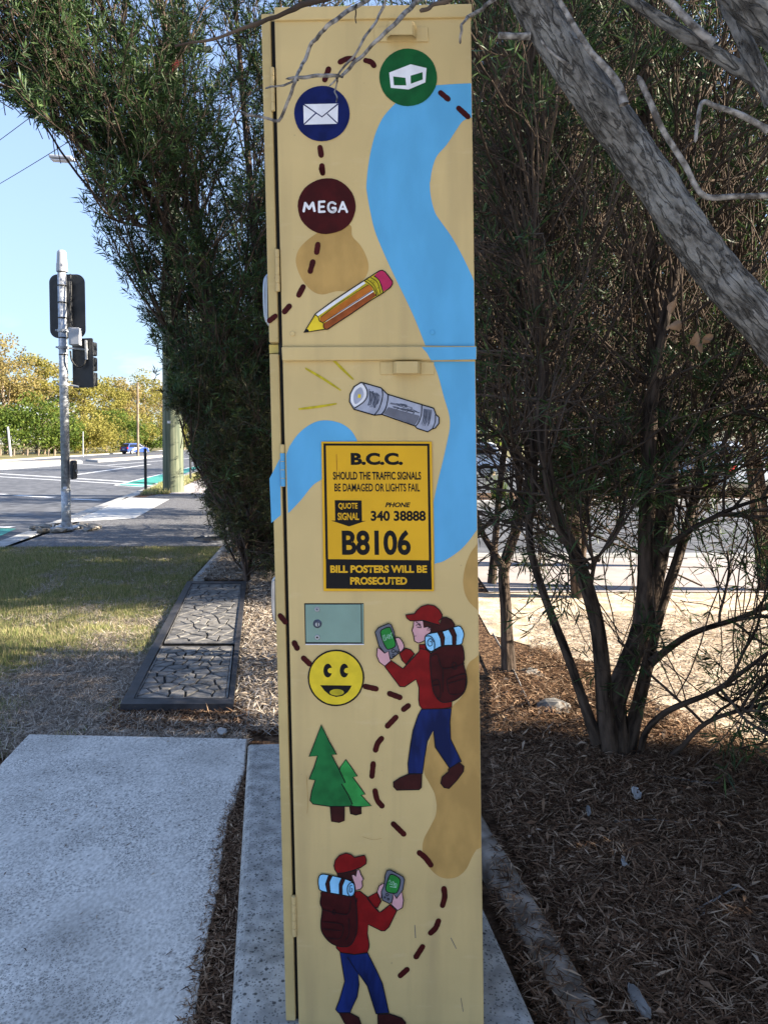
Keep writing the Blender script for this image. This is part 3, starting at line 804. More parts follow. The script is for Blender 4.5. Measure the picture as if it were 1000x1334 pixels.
def ribbon(bm, pts, w, lay, base=0.0, closed=False, taper=False):
    n = len(pts); L = []; R = []
    for i in range(n):
        a = pts[(i - 1) % n] if (closed or i > 0) else pts[i]
        b = pts[(i + 1) % n] if (closed or i < n - 1) else pts[i]
        dx, dy = b[0] - a[0], b[1] - a[1]; l = math.hypot(dx, dy) or 1
        nx, ny = -dy / l, dx / l
        ww = w / 2 * (1 + 0.22 * mnoise.noise((pts[i][0] * 0.13, pts[i][1] * 0.13, 3)))
        if taper: ww *= 0.35 + 0.65 * math.sin(math.pi * (0.12 + 0.8 * i / (n - 1)))
        L.append(bm.verts.new(fp(pts[i][0] + nx * ww, pts[i][1] + ny * ww, base + lay * LAY)))
        R.append(bm.verts.new(fp(pts[i][0] - nx * ww, pts[i][1] - ny * ww, base + lay * LAY)))
    for i in range(n if closed else n - 1):
        j = (i + 1) % n
        bm.faces.new((L[i], L[j], R[j], R[i]))
def strokes(name, lines, m, lay, parent, base=0.0):
    """lines: (pts, width, closed, smooth)"""
    bm = bmesh.new()
    for pts, w, closed, sm in lines:
        ribbon(bm, cr2(pts, 5, closed) if sm else pts, w, lay, base, closed)
    bmesh.ops.recalc_face_normals(bm, faces=bm.faces)
    o = bm_obj(name, bm, m, parent)
    if len(lines) > 4: o['kind'] = 'stuff'
    return o
def circ(cx, cy, rx, ry=None, n=36, wob=0.012, seed=0):
    ry = ry or rx
    return [(cx + rx * (1 + wob * mnoise.noise((math.cos(a) * 2 + seed, math.sin(a) * 2, seed))) * math.cos(a),
             cy + ry * (1 + wob * mnoise.noise((math.cos(a) * 2 + seed, math.sin(a) * 2, seed + 9))) * math.sin(a)) for a in [k * 2 * math.pi / n for k in range(n)]]
def text_skin(name, body, box, m, lay, parent, bold=0.0, shear=0.0, slant=0.018, spacing=1.0, base=0.0):
    cu = bpy.data.curves.new('t', 'FONT'); cu.body = body; cu.size = 1.0; cu.offset = bold; cu.shear = shear
    cu.space_character = spacing; cu.resolution_u = 4; cu.align_x = 'LEFT'
    ob = bpy.data.objects.new('t', cu); COL.objects.link(ob)
    dg = bpy.context.evaluated_depsgraph_get()
    me = bpy.data.meshes.new_from_object(ob.evaluated_get(dg))
    bpy.data.objects.remove(ob, do_unlink=True); bpy.data.curves.remove(cu)
    co = np.empty(len(me.vertices) * 3, np.float32); me.vertices.foreach_get('co', co); co = co.reshape(-1, 3)
    lo, hi = co.min(0), co.max(0)
    x0, y0, x1, y1 = box
    for i, v in enumerate(me.vertices):
        u = (co[i, 0] - lo[0]) / (hi[0] - lo[0]); w = (co[i, 1] - lo[1]) / (hi[1] - lo[1])
        py = y1 + (y0 - y1) * w
        v.co = fp(x0 + (x1 - x0) * u + (py - (y0 + y1) / 2) * slant, py, base + lay * LAY)
    me.name = name; me.materials.clear(); me.materials.append(m); me.update()
    return link(bpy.data.objects.new(name, me), parent)

# river on the upper door, the lip and the lower door
r_left_up = z1([(600, 430), (548, 488), (516, 552), (496, 622), (482, 700), (475, 775)]) + z2([(477, 100), (490, 175), (510, 260), (546, 350), (592, 450), (640, 548), (682, 640), (722, 742)])
r_right_up = z2([(926, 470), (908, 430), (870, 352), (830, 282), (790, 226), (762, 182), (744, 112), (740, 50)]) + z1([(742, 765), (750, 712), (770, 656), (810, 610), (848, 552), (880, 508), (914, 494)])
top_r = z1([(914, 352), (860, 352), (770, 358)])
up = cr2(r_left_up, 4, False) + [(le(451, RR)[0] - 0.8, 451)] + cr2([(le(366, RR)[0] - 0.8, 366)] + r_right_up[1:-1] + [(le(152, RR)[0] - 0.8, 153)], 4, False) + [(le(108.5, RR)[0] - 0.8, 108.5)] + top_r[1:]
river = skin('river', up, M['river'], 2, smooth=False)
skin('river_on_lip', [(549, 452.2), (619.8, 452), (619.8, 468), (561, 469.3), (556, 460)], M['river'], 1, river, base=0.0102, smooth=False)
lowL = z3([(752, 98), (776, 160), (800, 250), (821, 320), (825, 372), (815, 430), (795, 520), (772, 615), (757, 690)])
low = [(562, 471)] + cr2(lowL, 4, False) + [(566, 735)] + cr2(z4([(768, 560), (800, 551), (860, 512), (900, 472), (938, 420)]), 4, False) + [(le(690, RR)[0] - 0.8, 690), (le(471, RR)[0] - 0.8, 471)]
skin('river_below_lip', low, M['river'], 2, river, smooth=False)
# river bend at the hinge side
bend = z3([(435, 430), (412, 392), (372, 362), (320, 348), (270, 351), (222, 375), (182, 412), (152, 456)]) 
bend = cr2(bend, 4, False) + z3([(138, 492), (146, 736)]) + cr2(z3([(152, 733), (200, 682), (248, 622), (285, 596), (330, 560)]), 4, False) + z3([(435, 520)])
rb = skin('river_bend', bend, M['river'], 2, smooth=False)
skin('river_on_frame', z3([(68, 592), (108, 514), (112, 508), (116, 745), (76, 778)]), M['river'], 1, rb, base=-0.003, smooth=False)
# sand patches
skin('sand_patch', z2([(405, 235), (415, 282), (450, 322), (475, 370), (484, 415), (470, 456), (430, 490), (395, 512), (345, 515), (290, 528), (250, 515), (215, 480), (190, 435), (178, 385), (190, 340), (220, 305), (260, 275), (320, 240)]), M['ochre'], 1)
e = le(740, RR)[0] - 0.8
skin('sand_patch', [(le(708, RR)[0] - 0.8, 708)] + cr2(z4([(932, 490), (910, 520), (890, 572), (880, 630), (886, 682), (905, 722), (935, 752)]), 4, False) + [(le(796, RR)[0] - 0.8, 796)], M['ochre'], 1, smooth=False)
big = z5([(930, 282), (905, 302), (890, 342), (884, 420), (868, 452), (835, 485), (790, 550), (755, 592), (735, 642), (720, 692), (716, 760), (735, 802), (760, 850), (770, 900)]) + z6([(770, 5), (766, 68), (742, 120), (716, 170), (710, 216), (725, 270), (755, 310), (790, 333), (830, 337), (865, 325), (895, 295), (916, 250), (936, 216)])
skin('sand_patch', [(le(853, RR)[0] - 0.8, 853)] + cr2(big, 4, False) + [(le(1104, RR)[0] - 0.8, 1104)], M['ochre'], 1, smooth=False)
# trail dashes
def dash(a, b, w=7.0, base=0.0, mid=None):
    pts = [a, mid if mid else ((a[0] + b[0]) / 2, (a[1] + b[1]) / 2), b]
    c = cr2(pts, 5, False)
    L = []; R = []
    for i, p in enumerate(c):
        q0, q1 = c[max(i - 1, 0)], c[min(i + 1, len(c) - 1)]
        dx, dy = q1[0] - q0[0], q1[1] - q0[1]; l = math.hypot(dx, dy) or 1
        ww = w / 2 * (1 + 0.12 * mnoise.noise((p[0] * 0.3, p[1] * 0.3, 0)))
        L.append((p[0] - dy / l * ww, p[1] + dx / l * ww)); R.append((p[0] + dy / l * ww, p[1] - dx / l * ww))
    def cap(p, ang): return [(p[0] + w / 2 * math.cos(ang + t), p[1] + w / 2 * math.sin(ang + t)) for t in (-0.9, -0.3, 0.3, 0.9)]
    a0 = math.atan2(c[0][1] - c[1][1], c[0][0] - c[1][0]); a1 = math.atan2(c[-1][1] - c[-2][1], c[-1][0] - c[-2][0])
    poly = L + cap(c[-1], a1)[::-1] + R[::-1] + cap(c[0], a0)[::-1]
    skin('trail_dash', poly, M['maroon'], 4, base=base, smooth=False)
for zz, segs in ((z1, [((300, 335), (316, 290)), ((365, 260), (418, 246), (390, 248)), ((472, 254), (506, 275), (495, 261)), ((786, 390), (817, 416)), ((862, 455), (900, 490)), ((280, 620), (285, 652)), ((288, 697), (291, 727))]),
                 (z2, [((286, -2), (290, 14)), ((271, 318), (266, 350)), ((250, 391), (239, 430)), ((209, 496), (191, 530)), ((151, 577), (131, 600))]),
                 (z5, [((172, 218), (184, 240)), ((211, 282), (236, 306)), ((470, 401), (515, 411)), ((572, 431), (615, 447)), ((650, 482), (631, 497)), ((598, 531), (563, 567)), ((538, 620), (513, 668), (522, 640)), ((503, 726), (498, 778)), ((511, 840), (540, 903), (520, 878))]),
                 (z6, [((588, 108), (631, 150)), ((697, 229), (745, 280), (722, 250)), ((800, 380), (794, 450), (803, 415)), ((777, 516), (744, 566), (765, 545)), ((710, 624), (683, 666)), ((645, 720), (617, 745))])):
    for sgm in segs:
        p = zz(list(sgm))
        dash(p[0], p[1], 7.2, 0.0, p[2] if len(p) > 2 else None)
p = z2([(92, 619), (68, 638)]); dash(p[0], p[1], 7, -0.003)
p = z5([(113, 104), (134, 130)]); dash(p[0], p[1], 7, -0.003)

# badges
b = skin('envelope_badge', circ(419.3, 147.9, 36.2, seed=1), M['navy'], 5, smooth=False)
ev = skin('envelope', z1([(210, 438), (356, 435), (354, 520), (212, 524)]), M['white'], 6, b, smooth=False)
strokes('envelope_fold', [(z1([(210, 438), (288, 491), (355, 437)]), 1.6, False, False), (z1([(212, 523), (262, 476)]), 1.5, False, False), (z1([(354, 519), (310, 478)]), 1.5, False, False)], M['navy'], 7, b)
b = skin('box_badge', circ(531.5, 100.7, 37.6, seed=2), M['green_badge'], 5, smooth=False)
skin('box_shape', z1([(570, 305), (660, 270), (727, 286), (722, 346), (652, 376), (577, 369)]), M['white'], 6, b, smooth=False)
skin('box_side', z1([(587, 321), (638, 327), (642, 359), (590, 358)]), M['green_badge'], 7, b, smooth=False)
skin('box_side', z1([(660, 318), (710, 303), (711, 334), (661, 352)]), M['green_badge'], 7, b, smooth=False)
b = skin('mega_badge', circ(425.5, 268.6, 37.8, 36.4, seed=3, wob=0.03), M['maroon'], 5, smooth=False)
def letter(segs, w=3.3):
    bm = bmesh.new()
    for s in segs:
        ribbon(bm, s, w, 7 + 0.3 * segs.index(s))
        for q in s:       # round every joint and end like a brush does
            vs = [bm.verts.new(fp(q[0] + w / 2 * math.cos(t), q[1] + w / 2 * math.sin(t), (7.6 + 0.3 * segs.index(s)) * LAY)) for t in [k * math.pi / 5 for k in range(10)]]
            bm.faces.new(vs)
    bmesh.ops.recalc_face_normals(bm, faces=bm.faces)
    bm_obj('badge_letter', bm, M['white'], b)
letter([[(395.6, 275), (397.6, 264.6)], [(397.6, 264.6), (402.6, 271.8)], [(402.6, 271.8), (407.4, 264.2)], [(407.4, 264.2), (409.6, 274.6)]])
letter([[(415.6, 263), (415.6, 276)], [(415.6, 263), (422.4, 262.6)], [(415.6, 269.6), (421.4, 269.2)], [(415.6, 276), (422.6, 275.6)]], 3.0)
letter([cr2([(436.6, 265.6), (432.8, 263.6), (428.8, 265.2), (427.4, 270), (429.2, 274.8), (433.4, 276.2), (436.8, 274.4), (436.8, 271)], 3, False), [(436.8, 271), (433, 271)]], 3.0)
letter([[(441.4, 275.8), (446.4, 263.4)], [(446.4, 263.4), (451.8, 276)], [(443, 271.8), (450, 272)]], 3.0)

# pencil
zp = Zf(7.692, 390, 340)
pc = skin('pencil', zp([(45, 718), (160, 530), (350, 390), (640, 200), (720, 150), (800, 98), (830, 92), (860, 110), (930, 200), (932, 230), (910, 265), (830, 325), (720, 390), (540, 515), (280, 685), (250, 685), (120, 705)]), M['yellow'], 5, smooth=False)
for nm, pts, m in (('pencil_lead', [(45, 718), (65, 678), (90, 688), (97, 708)], 'black'),
                   ('pencil_highlight', [(160, 530), (640, 203), (662, 222), (185, 553)], 'white'),
                   ('pencil_edge', [(185, 553), (662, 222), (695, 236), (215, 562)], 'straw'),
                   ('pencil_face', [(205, 562), (695, 236), (725, 262), (735, 290), (240, 614), (205, 600)], 'orange'),
                   ('pencil_highlight', [(240, 614), (735, 288), (742, 308), (270, 606)], 'white'),
                   ('pencil_face', [(240, 628), (742, 309), (768, 348), (540, 512), (285, 682), (252, 680), (238, 655)], 'brown'),
                   ('ferrule', [(652, 195), (742, 150), (800, 200), (838, 318), (775, 356), (760, 310), (720, 250)], 'straw'),
                   ('eraser', [(745, 148), (800, 100), (830, 94), (860, 112), (928, 200), (930, 230), (908, 262), (842, 305), (815, 232), (782, 182)], 'pink')):
    skin(nm, zp(pts), M[m], 6, pc, smooth=False)
strokes('outline', [(zp([(45, 718), (160, 530), (350, 390), (640, 200), (720, 150), (800, 98), (830, 92), (860, 110), (930, 200), (932, 230), (910, 265), (830, 325), (720, 390), (540, 515), (280, 685), (250, 685), (120, 705)]), 1.3, True, False),
                    (zp([(155, 535), (190, 565), (200, 600), (238, 622), (240, 660), (258, 685)]), 1.0, False, True), (zp([(215, 560), (400, 420), (690, 238)]), 0.7, False, True), (zp([(240, 616), (500, 450), (740, 292)]), 0.8, False, True),
                    (zp([(650, 195), (720, 248), (755, 300), (770, 352)]), 1.1, False, True), (zp([(672, 180), (745, 240), (785, 340)]), 0.8, False, True), (zp([(712, 165), (780, 215), (812, 325)]), 0.8, False, True), (zp([(745, 148), (800, 200), (838, 318)]), 1.1, False, True),
                    (zp([(718, 195), (718, 201)]), 1.2, False, False), (zp([(742, 210), (743, 216)]), 1.2, False, False), (zp([(785, 268), (787, 274)]), 1.2, False, False)], M['black'], 8, pc)

# torch and its rays
zt = Zf(7.143, 440, 480)
tor_out = [(215, 130), (150, 170), (112, 240), (108, 310), (150, 380), (340, 435), (410, 428), (715, 535), (735, 557), (835, 590), (872, 565), (905, 555), (940, 510), (940, 455), (912, 430), (890, 370), (780, 337), (460, 240), (400, 180), (240, 135)]
to = skin('torch', zt(tor_out), M['steel_paint'], 5, smooth=False)
skin('torch_lens', zt([(215, 140), (262, 190), (268, 250), (240, 308), (165, 358), (122, 310), (127, 232), (165, 168)]), M['white'], 6, to)
skin('torch_reflector', zt([(210, 175), (235, 210), (238, 260), (200, 310), (160, 330), (145, 280), (160, 215)]), M['steel_paint'], 7, to)
skin('torch_bulb', zt([(188, 238), (215, 242), (212, 276), (184, 272)]), M['yellow'], 8, to, smooth=False)
skin('torch_barrel_shade', zt([(420, 420), (470, 360), (760, 440), (755, 470), (715, 530)]), M['grey_paint'], 6, to, smooth=False)
hl = []
rr = random.Random(5)
for i in range(16):
    x = 480 + rr.random() * 170; y = 300 + (x - 480) * 0.27 + rr.random() * 55
    hl.append((zt([(x, y), (x + 60, y + 14), (x + 110 * rr.random() + 20, y + 30)]), 0.9, False, True))
for i in range(13):
    t = i / 12; x = 290 + t * 90; hl.append((zt([(x, 190 + t * 40 + rr.random() * 20), (x + 8 * rr.random(), 260 + rr.random() * 70), (x - 12, 330 + rr.random() * 40)]), 0.9, False, True))
for i in range(10):
    t = i / 9; x = 800 + t * 70; hl.append((zt([(x, 375 + t * 10), (x - 8, 440 + rr.random() * 30), (x - 22, 500 + rr.random() * 40)]), 0.8, False, True))
strokes('torch_shading', hl, M['steel_dark'], 7, to)
strokes('outline', [(zt(tor_out), 1.4, True, False), (zt([(235, 140), (270, 200), (270, 260), (235, 315), (155, 370)]), 1.3, False, True), (zt([(410, 185), (415, 260), (385, 370), (340, 432)]), 1.2, False, True), (zt([(468, 240), (460, 310), (440, 380), (405, 428)]), 1.3, False, True), (zt([(780, 340), (775, 430), (750, 500), (720, 540)]), 1.2, False, True), (zt([(905, 430), (905, 490), (880, 560)]), 1.1, False, True)], M['black'], 9, to)
for pts in ([(315, 72), (360, 118), (420, 176)], [(218, 128), (290, 170), (367, 221)], [(190, 300), (270, 290), (350, 277)]):
    bm = bmesh.new(); ribbon(bm, cr2(z3(pts), 6, False), 3.4, 4, taper=True); bmesh.ops.recalc_face_normals(bm, faces=bm.faces)
    bm_obj('light_ray', bm, M['straw'], cab)

# smiley
zs = Zf(8.89, 390, 780)
sm_ = skin('smiling_face', circ(437.6, 883.2, 35.8, seed=4), M['yellow'], 5, smooth=False)
for cx in (328, 518):
    c = circ(*zs([(cx, 832)])[0], 5.7, 9.0, seed=cx)
    skin('eye', c, M['black'], 6, sm_, smooth=False)
    skin('eye_notch', circ(*zs([(cx + 36, 832)])[0], 4.2, 3.5, seed=cx + 1), M['yellow'], 7, sm_, smooth=False)
skin('mouth', zs([(240, 1001), (605, 1005), (585, 1045), (556, 1085), (500, 1125), (425, 1138), (350, 1115), (290, 1065)]), M['black'], 6, sm_, smooth=False)
skin('tongue', circ(*zs([(432, 1084)])[0], 9.3, 4.2, seed=8), M['straw'], 7, sm_, smooth=False)
strokes('outline', [(circ(437.6, 883.2, 35.8, seed=4), 2.0, True, False)], M['black'], 7, sm_)

# painted pines
t2 = [(388, 708), (415, 745), (437, 778), (418, 783), (445, 820), (470, 855), (452, 857), (495, 903), (440, 908), (400, 900), (350, 800), (365, 740)]
t1 = [(285, 562), (320, 635), (350, 687), (328, 688), (360, 750), (386, 806), (370, 810), (400, 860), (415, 895), (405, 905), (320, 905), (250, 895), (238, 880), (245, 840), (260, 795), (234, 791), (255, 740), (270, 692), (234, 696), (258, 635)]
for pts, trunk, m in ((t2, [(403, 905), (453, 905), (453, 936), (430, 942), (408, 936)], 'tree_green2'), (t1, [(322, 905), (383, 907), (382, 965), (360, 973), (328, 968)], 'tree_green')):
    lay = 4 if m == 'tree_green2' else 7
    t = skin('painted_pine', z5(pts), M[m], lay + 1, smooth=False)
    skin('painted_trunk', z5(trunk), M['boot'], lay, t, smooth=False)
    strokes('outline', [(z5(pts), 1.2, True, False), (z5(trunk), 1.0, True, False)], M['black'], lay + 2, t)

# hikers
def hiker(zf, spec, lines, first):
    root = None
    lay = 5
    out = []
    for nm, pts, m, sm in spec:
        P = zf(pts)
        o = skin(nm if root else first, P, M[m], lay, root if root else cab, smooth=sm, n=4)
        if root is None: root = o
        bm = bmesh.new(); ribbon(bm, cr2(P, 4) if sm else P, 1.25, lay + 0.5, closed=True); bmesh.ops.recalc_face_normals(bm, faces=bm.faces)
        bm_obj('outline', bm, M['black'], root)
        lay += 1
    strokes('drawn_detail', [(zf(p), w, c, True) for p, w, c in lines], M['black'], lay, root)
    return root, lay
h1 = Zf(7.143, 480, 780)
root, lay = hiker(h1, [
    ('jacket', [(470, 425), (525, 425), (535, 470), (580, 510), (600, 700), (640, 930), (775, 950), (772, 1010), (640, 1029), (500, 1027), (472, 992), (465, 940), (468, 830), (440, 750), (335, 820), (290, 818), (150, 632), (208, 575), (320, 650), (470, 490)], 'red', False),
    ('sleeve', [(285, 510), (345, 460), (392, 475), (428, 515), (345, 612), (310, 572)], 'red', False),
    ('jeans', [(490, 1029), (770, 1022), (755, 1147), (762, 1307), (862, 1515), (755, 1582), (620, 1382), (602, 1225), (545, 1327), (520, 1477), (500, 1627), (370, 1627), (365, 1537), (390, 1357), (412, 1227), (460, 1087)], 'jean', False),
    ('boot', [(370, 1632), (495, 1629), (490, 1757), (470, 1777), (260, 1782), (232, 1750), (230, 1707), (290, 1667)], 'boot', False),
    ('boot', [(740, 1587), (842, 1522), (885, 1562), (880, 1607), (820, 1690), (745, 1767), (700, 1757), (670, 1717), (682, 1660), (740, 1612)], 'boot', False),
    ('face', [(420, 206), (505, 203), (515, 265), (545, 258), (580, 272), (575, 312), (530, 345), (525, 385), (490, 405), (460, 412), (427, 395), (420, 350), (412, 318), (402, 297), (415, 260)], 'skin', False),
    ('hair', [(505, 205), (660, 245), (680, 180), (720, 170), (770, 195), (800, 240), (795, 268), (640, 312), (582, 320), (578, 268), (545, 258), (515, 270)], 'boot', False),
    ('cap', [(343, 150), (425, 140), (450, 105), (490, 72), (550, 55), (610, 65), (655, 100), (685, 150), (680, 180), (650, 210), (665, 245), (600, 230), (540, 210), (500, 200), (440, 207), (385, 205), (352, 178)], 'red', False),
    ('backpack', [(575, 520), (600, 495), (700, 440), (850, 430), (880, 470), (890, 560), (882, 600), (910, 720), (910, 800), (880, 880), (800, 945), (700, 965), (650, 940), (605, 870), (585, 760), (572, 600)], 'pack', True),
    ('bedroll', [(530, 345), (580, 322), (700, 300), (830, 255), (868, 280), (885, 330), (875, 380), (850, 428), (700, 435), (620, 470), (580, 490), (540, 460), (525, 400)], 'roll', True),
    ('roll_strap', [(640, 312), (685, 303), (705, 360), (700, 435), (675, 440), (668, 370)], 'boot', False),
    ('roll_strap', [(745, 290), (790, 275), (815, 340), (810, 430), (780, 432), (778, 350)], 'boot', False),
    ('hand', [(245, 370), (285, 365), (320, 410), (330, 455), (290, 495), (265, 430), (245, 400)], 'skin', True),
    ('gps_unit', [(60, 310), (90, 270), (185, 230), (210, 240), (238, 310), (245, 365), (285, 480), (275, 510), (215, 560), (197, 545), (185, 490), (150, 505), (95, 440)], 'grey_paint', False),
    ('gps_screen', [(110, 310), (140, 280), (190, 265), (210, 290), (250, 420), (230, 455), (190, 470), (165, 460), (130, 390)], 'screen', True),
    ('hand', [(80, 460), (100, 460), (150, 508), (185, 487), (200, 560), (208, 577), (150, 627), (100, 590), (75, 530)], 'skin', False)],
    [([(440, 215), (485, 245)], 0.9, False), ([(440, 250), (465, 240), (488, 268), (450, 265)], 0.8, False), ([(425, 348), (445, 346)], 0.7, False), ([(545, 298), (555, 272), (572, 280), (560, 300)], 0.7, False),
     ([(530, 350), (575, 350), (610, 400), (612, 470)], 1.2, False), ([(600, 400), (575, 370), (548, 400), (560, 440), (590, 430), (585, 400), (570, 400)], 0.9, False),
     ([(690, 640), (690, 870)], 0.9, False), ([(575, 540), (640, 520), (680, 640), (780, 640), (890, 600)], 0.9, False), ([(780, 600), (810, 600), (815, 650), (785, 650)], 0.9, True),
     ([(730, 760), (760, 740), (890, 700), (905, 760), (880, 870), (770, 890), (740, 850)], 0.9, True), ([(735, 790), (890, 745)], 0.8, False), ([(590, 770), (650, 760), (670, 900), (640, 930)], 0.8, False), ([(600, 810), (655, 800)], 0.8, False),
     ([(425, 515), (380, 570), (345, 612)], 1.1, False), ([(470, 460), (540, 480), (580, 515)], 1.0, False), ([(230, 470), (250, 490), (225, 500), (212, 488)], 0.8, True), ([(222, 515), (240, 525), (222, 540)], 0.8, True), ([(258, 485), (272, 492), (262, 505)], 0.7, True)],
    'woman_hiker_painting')
strokes('screen_writing', [(h1(p), 0.8, False, False) for p in ([(132, 345), (150, 335), (148, 360), (158, 362), (155, 390), (140, 392), (135, 345)], [(162, 385), (175, 330), (186, 375)], [(166, 365), (182, 355)], [(186, 330), (200, 345), (196, 375), (186, 330)], [(216, 315), (204, 325), (208, 345), (218, 350), (214, 370)])], M['scribble'], lay + 1, root)
h2 = Zf(7.143, 400, 1100)
root, lay = hiker(h2, [
    ('jacket', [(440, 440), (490, 435), (560, 490), (670, 632), (690, 625), (770, 560), (832, 620), (760, 770), (722, 805), (690, 805), (568, 745), (560, 830), (577, 930), (575, 960), (560, 1007), (440, 1025), (310, 1005), (272, 965), (270, 900), (440, 640)], 'red', False),
    ('sleeve', [(560, 495), (650, 445), (688, 530), (655, 592), (620, 580)], 'red', False),
    ('jeans', [(305, 1007), (440, 1026), (562, 1010), (640, 1167), (700, 1297), (760, 1567), (640, 1577), (615, 1497), (560, 1317), (475, 1197), (482, 1307), (465, 1417), (410, 1537), (400, 1567), (290, 1567), (265, 1537), (300, 1450), (350, 1277), (330, 1150)], 'jean', False),
    ('boot', [(295, 1567), (400, 1569), (480, 1612), (508, 1690), (490, 1730), (420, 1715), (350, 1667)], 'boot', False),
    ('boot', [(655, 1582), (765, 1577), (880, 1617), (915, 1660), (912, 1715), (780, 1722), (660, 1720)], 'boot', False),
    ('face', [(455, 245), (485, 235), (500, 280), (525, 325), (510, 342), (515, 390), (500, 415), (450, 428), (440, 370), (412, 292), (430, 275), (452, 300)], 'skin', False),
    ('hair', [(275, 270), (430, 245), (455, 235), (460, 255), (450, 300), (435, 280), (413, 287), (425, 335), (400, 337), (290, 312)], 'boot', False),
    ('cap', [(250, 200), (260, 150), (300, 102), (360, 82), (410, 95), (440, 122), (535, 100), (550, 140), (548, 180), (500, 215), (420, 245), (340, 265), (280, 270), (258, 235)], 'red', False),
    ('backpack', [(130, 480), (155, 440), (390, 485), (442, 490), (460, 600), (465, 780), (440, 880), (390, 945), (300, 950), (210, 910), (140, 820), (128, 730), (140, 610), (122, 550)], 'pack', True),
    ('bedroll', [(105, 320), (130, 280), (200, 285), (330, 315), (410, 345), (440, 380), (440, 450), (410, 485), (350, 475), (140, 435), (108, 390)], 'roll', True),
    ('roll_strap', [(200, 288), (235, 292), (205, 350), (215, 457), (190, 450), (172, 370)], 'boot', False),
    ('roll_strap', [(320, 316), (352, 325), (325, 390), (325, 472), (300, 465), (298, 370)], 'boot', False),
    ('hand', [(650, 442), (670, 385), (715, 360), (722, 400), (690, 440), (690, 500), (677, 502)], 'skin', False),
    ('gps_unit', [(740, 245), (775, 238), (890, 300), (905, 330), (890, 420), (840, 500), (800, 460), (790, 530), (765, 552), (700, 520), (690, 440), (715, 380), (725, 290)], 'grey_paint', False),
    ('gps_screen', [(770, 285), (800, 282), (850, 310), (865, 350), (840, 440), (800, 455), (742, 440), (730, 400), (750, 330)], 'screen', True),
    ('hand', [(800, 455), (830, 505), (880, 440), (895, 520), (885, 590), (840, 615), (782, 560), (797, 500)], 'skin', False)],
    [([(375, 400), (400, 360), (435, 370), (440, 450), (410, 485), (380, 460)], 1.1, True), ([(420, 385), (400, 385), (395, 440), (415, 440), (418, 412), (408, 412)], 0.9, False),
     ([(135, 600), (250, 635), (380, 645), (405, 520)], 0.9, False), ([(240, 615), (262, 620), (260, 650), (238, 645)], 0.9, True), ([(145, 720), (320, 745), (330, 830), (290, 880), (190, 870)], 0.9, False), ([(140, 785), (320, 805)], 0.8, False),
     ([(385, 690), (390, 830), (360, 890)], 0.8, False), ([(555, 497), (620, 580), (670, 632)], 1.1, False), ([(465, 500), (455, 560)], 1.0, False), ([(375, 1050), (465, 1190)], 1.0, False),
     ([(730, 462), (745, 458), (758, 470), (740, 480)], 0.8, True), ([(715, 490), (728, 490), (722, 502)], 0.8, True), ([(745, 505), (762, 505), (755, 520)], 0.8, True)],
    'man_hiker_painting')
strokes('screen_writing', [(h2(p), 0.8, False, False) for p in ([(757, 345), (770, 330), (778, 355), (762, 370), (785, 372)], [(795, 345), (790, 378), (806, 380), (808, 352), (795, 345)], [(818, 362), (812, 392), (828, 396), (832, 368), (818, 362)], [(770, 392), (830, 402)])], M['scribble'], lay + 1, root)

# ---------------------------------------------------------------- yellow notice
sg = px_slab('notice_sign', [(418.4, 575.2), (562.2, 575.2), (565.2, 770.4), (421.4, 770.2)], 0.0042, 0.003, M['sign_yellow'], bevel=0.0008)
zn = Zf(6.25, 410, 570)
SB = 0.0043
def sskin(name, pts, m, lay): return skin(name, zn(pts), m, lay, sg, base=SB, smooth=False)
bm = bmesh.new()
for a, b in (([(70, 48), (932, 50), (932, 68), (70, 66)], 0), ([(70, 66), (90, 66), (108, 990), (88, 990)], 0), ([(914, 68), (932, 68), (948, 1000), (928, 1000)], 0)):
    vs = [bm.verts.new(fp(x, y, SB + LAY)) for x, y in zn(a)]; bm.faces.new(vs)
bmesh.ops.recalc_face_normals(bm, faces=bm.faces)
bm_obj('border', bm, M['sign_black'], sg)
sskin('black_panel', [(90, 990), (946, 1000), (952, 1238), (92, 1230)], M['sign_black'], 1.5)
sskin('arrow', [(162, 510), (380, 512), (384, 680), (418, 678), (278, 724), (132, 676), (166, 676)], M['sign_black'], 1)
def stext(body, box, m, bold=0.0, shear=0.0, lay=1, spacing=1.0):
    (x0, y0), (x1, y1) = zn([(box[0], box[1]), (box[2], box[3])])
    text_skin('lettering', body, (x0, y0, x1, y1), m, lay, sg, bold, shear, 0.018, spacing, SB)
K, Y_ = M['sign_black'], M['sign_yellow']
stext('B.C.C.', (292, 124, 716, 224), K, 0.05)
stext('SHOULD THE TRAFFIC SIGNALS', (148, 278, 864, 344), K, 0.028)
stext('BE DAMAGED OR LIGHTS FAIL', (160, 374, 854, 440), K, 0.02)
stext('QUOTE', (192, 532, 348, 588), Y_, 0.025, lay=2.5)
stext('SIGNAL', (186, 612, 360, 672), Y_, 0.025, lay=2.5)
stext('PHONE', (572, 528, 778, 568), K, 0.035, 0.25)
stext('340 38888', (455, 596, 902, 680), K, 0.035)
stext('B8106', (220, 752, 780, 958), K, 0.032)
stext('BILL POSTERS WILL BE', (126, 1040, 912, 1102), Y_, 0.042, lay=3)
stext('PROSECUTED', (288, 1136, 750, 1198), Y_, 0.042, lay=3)

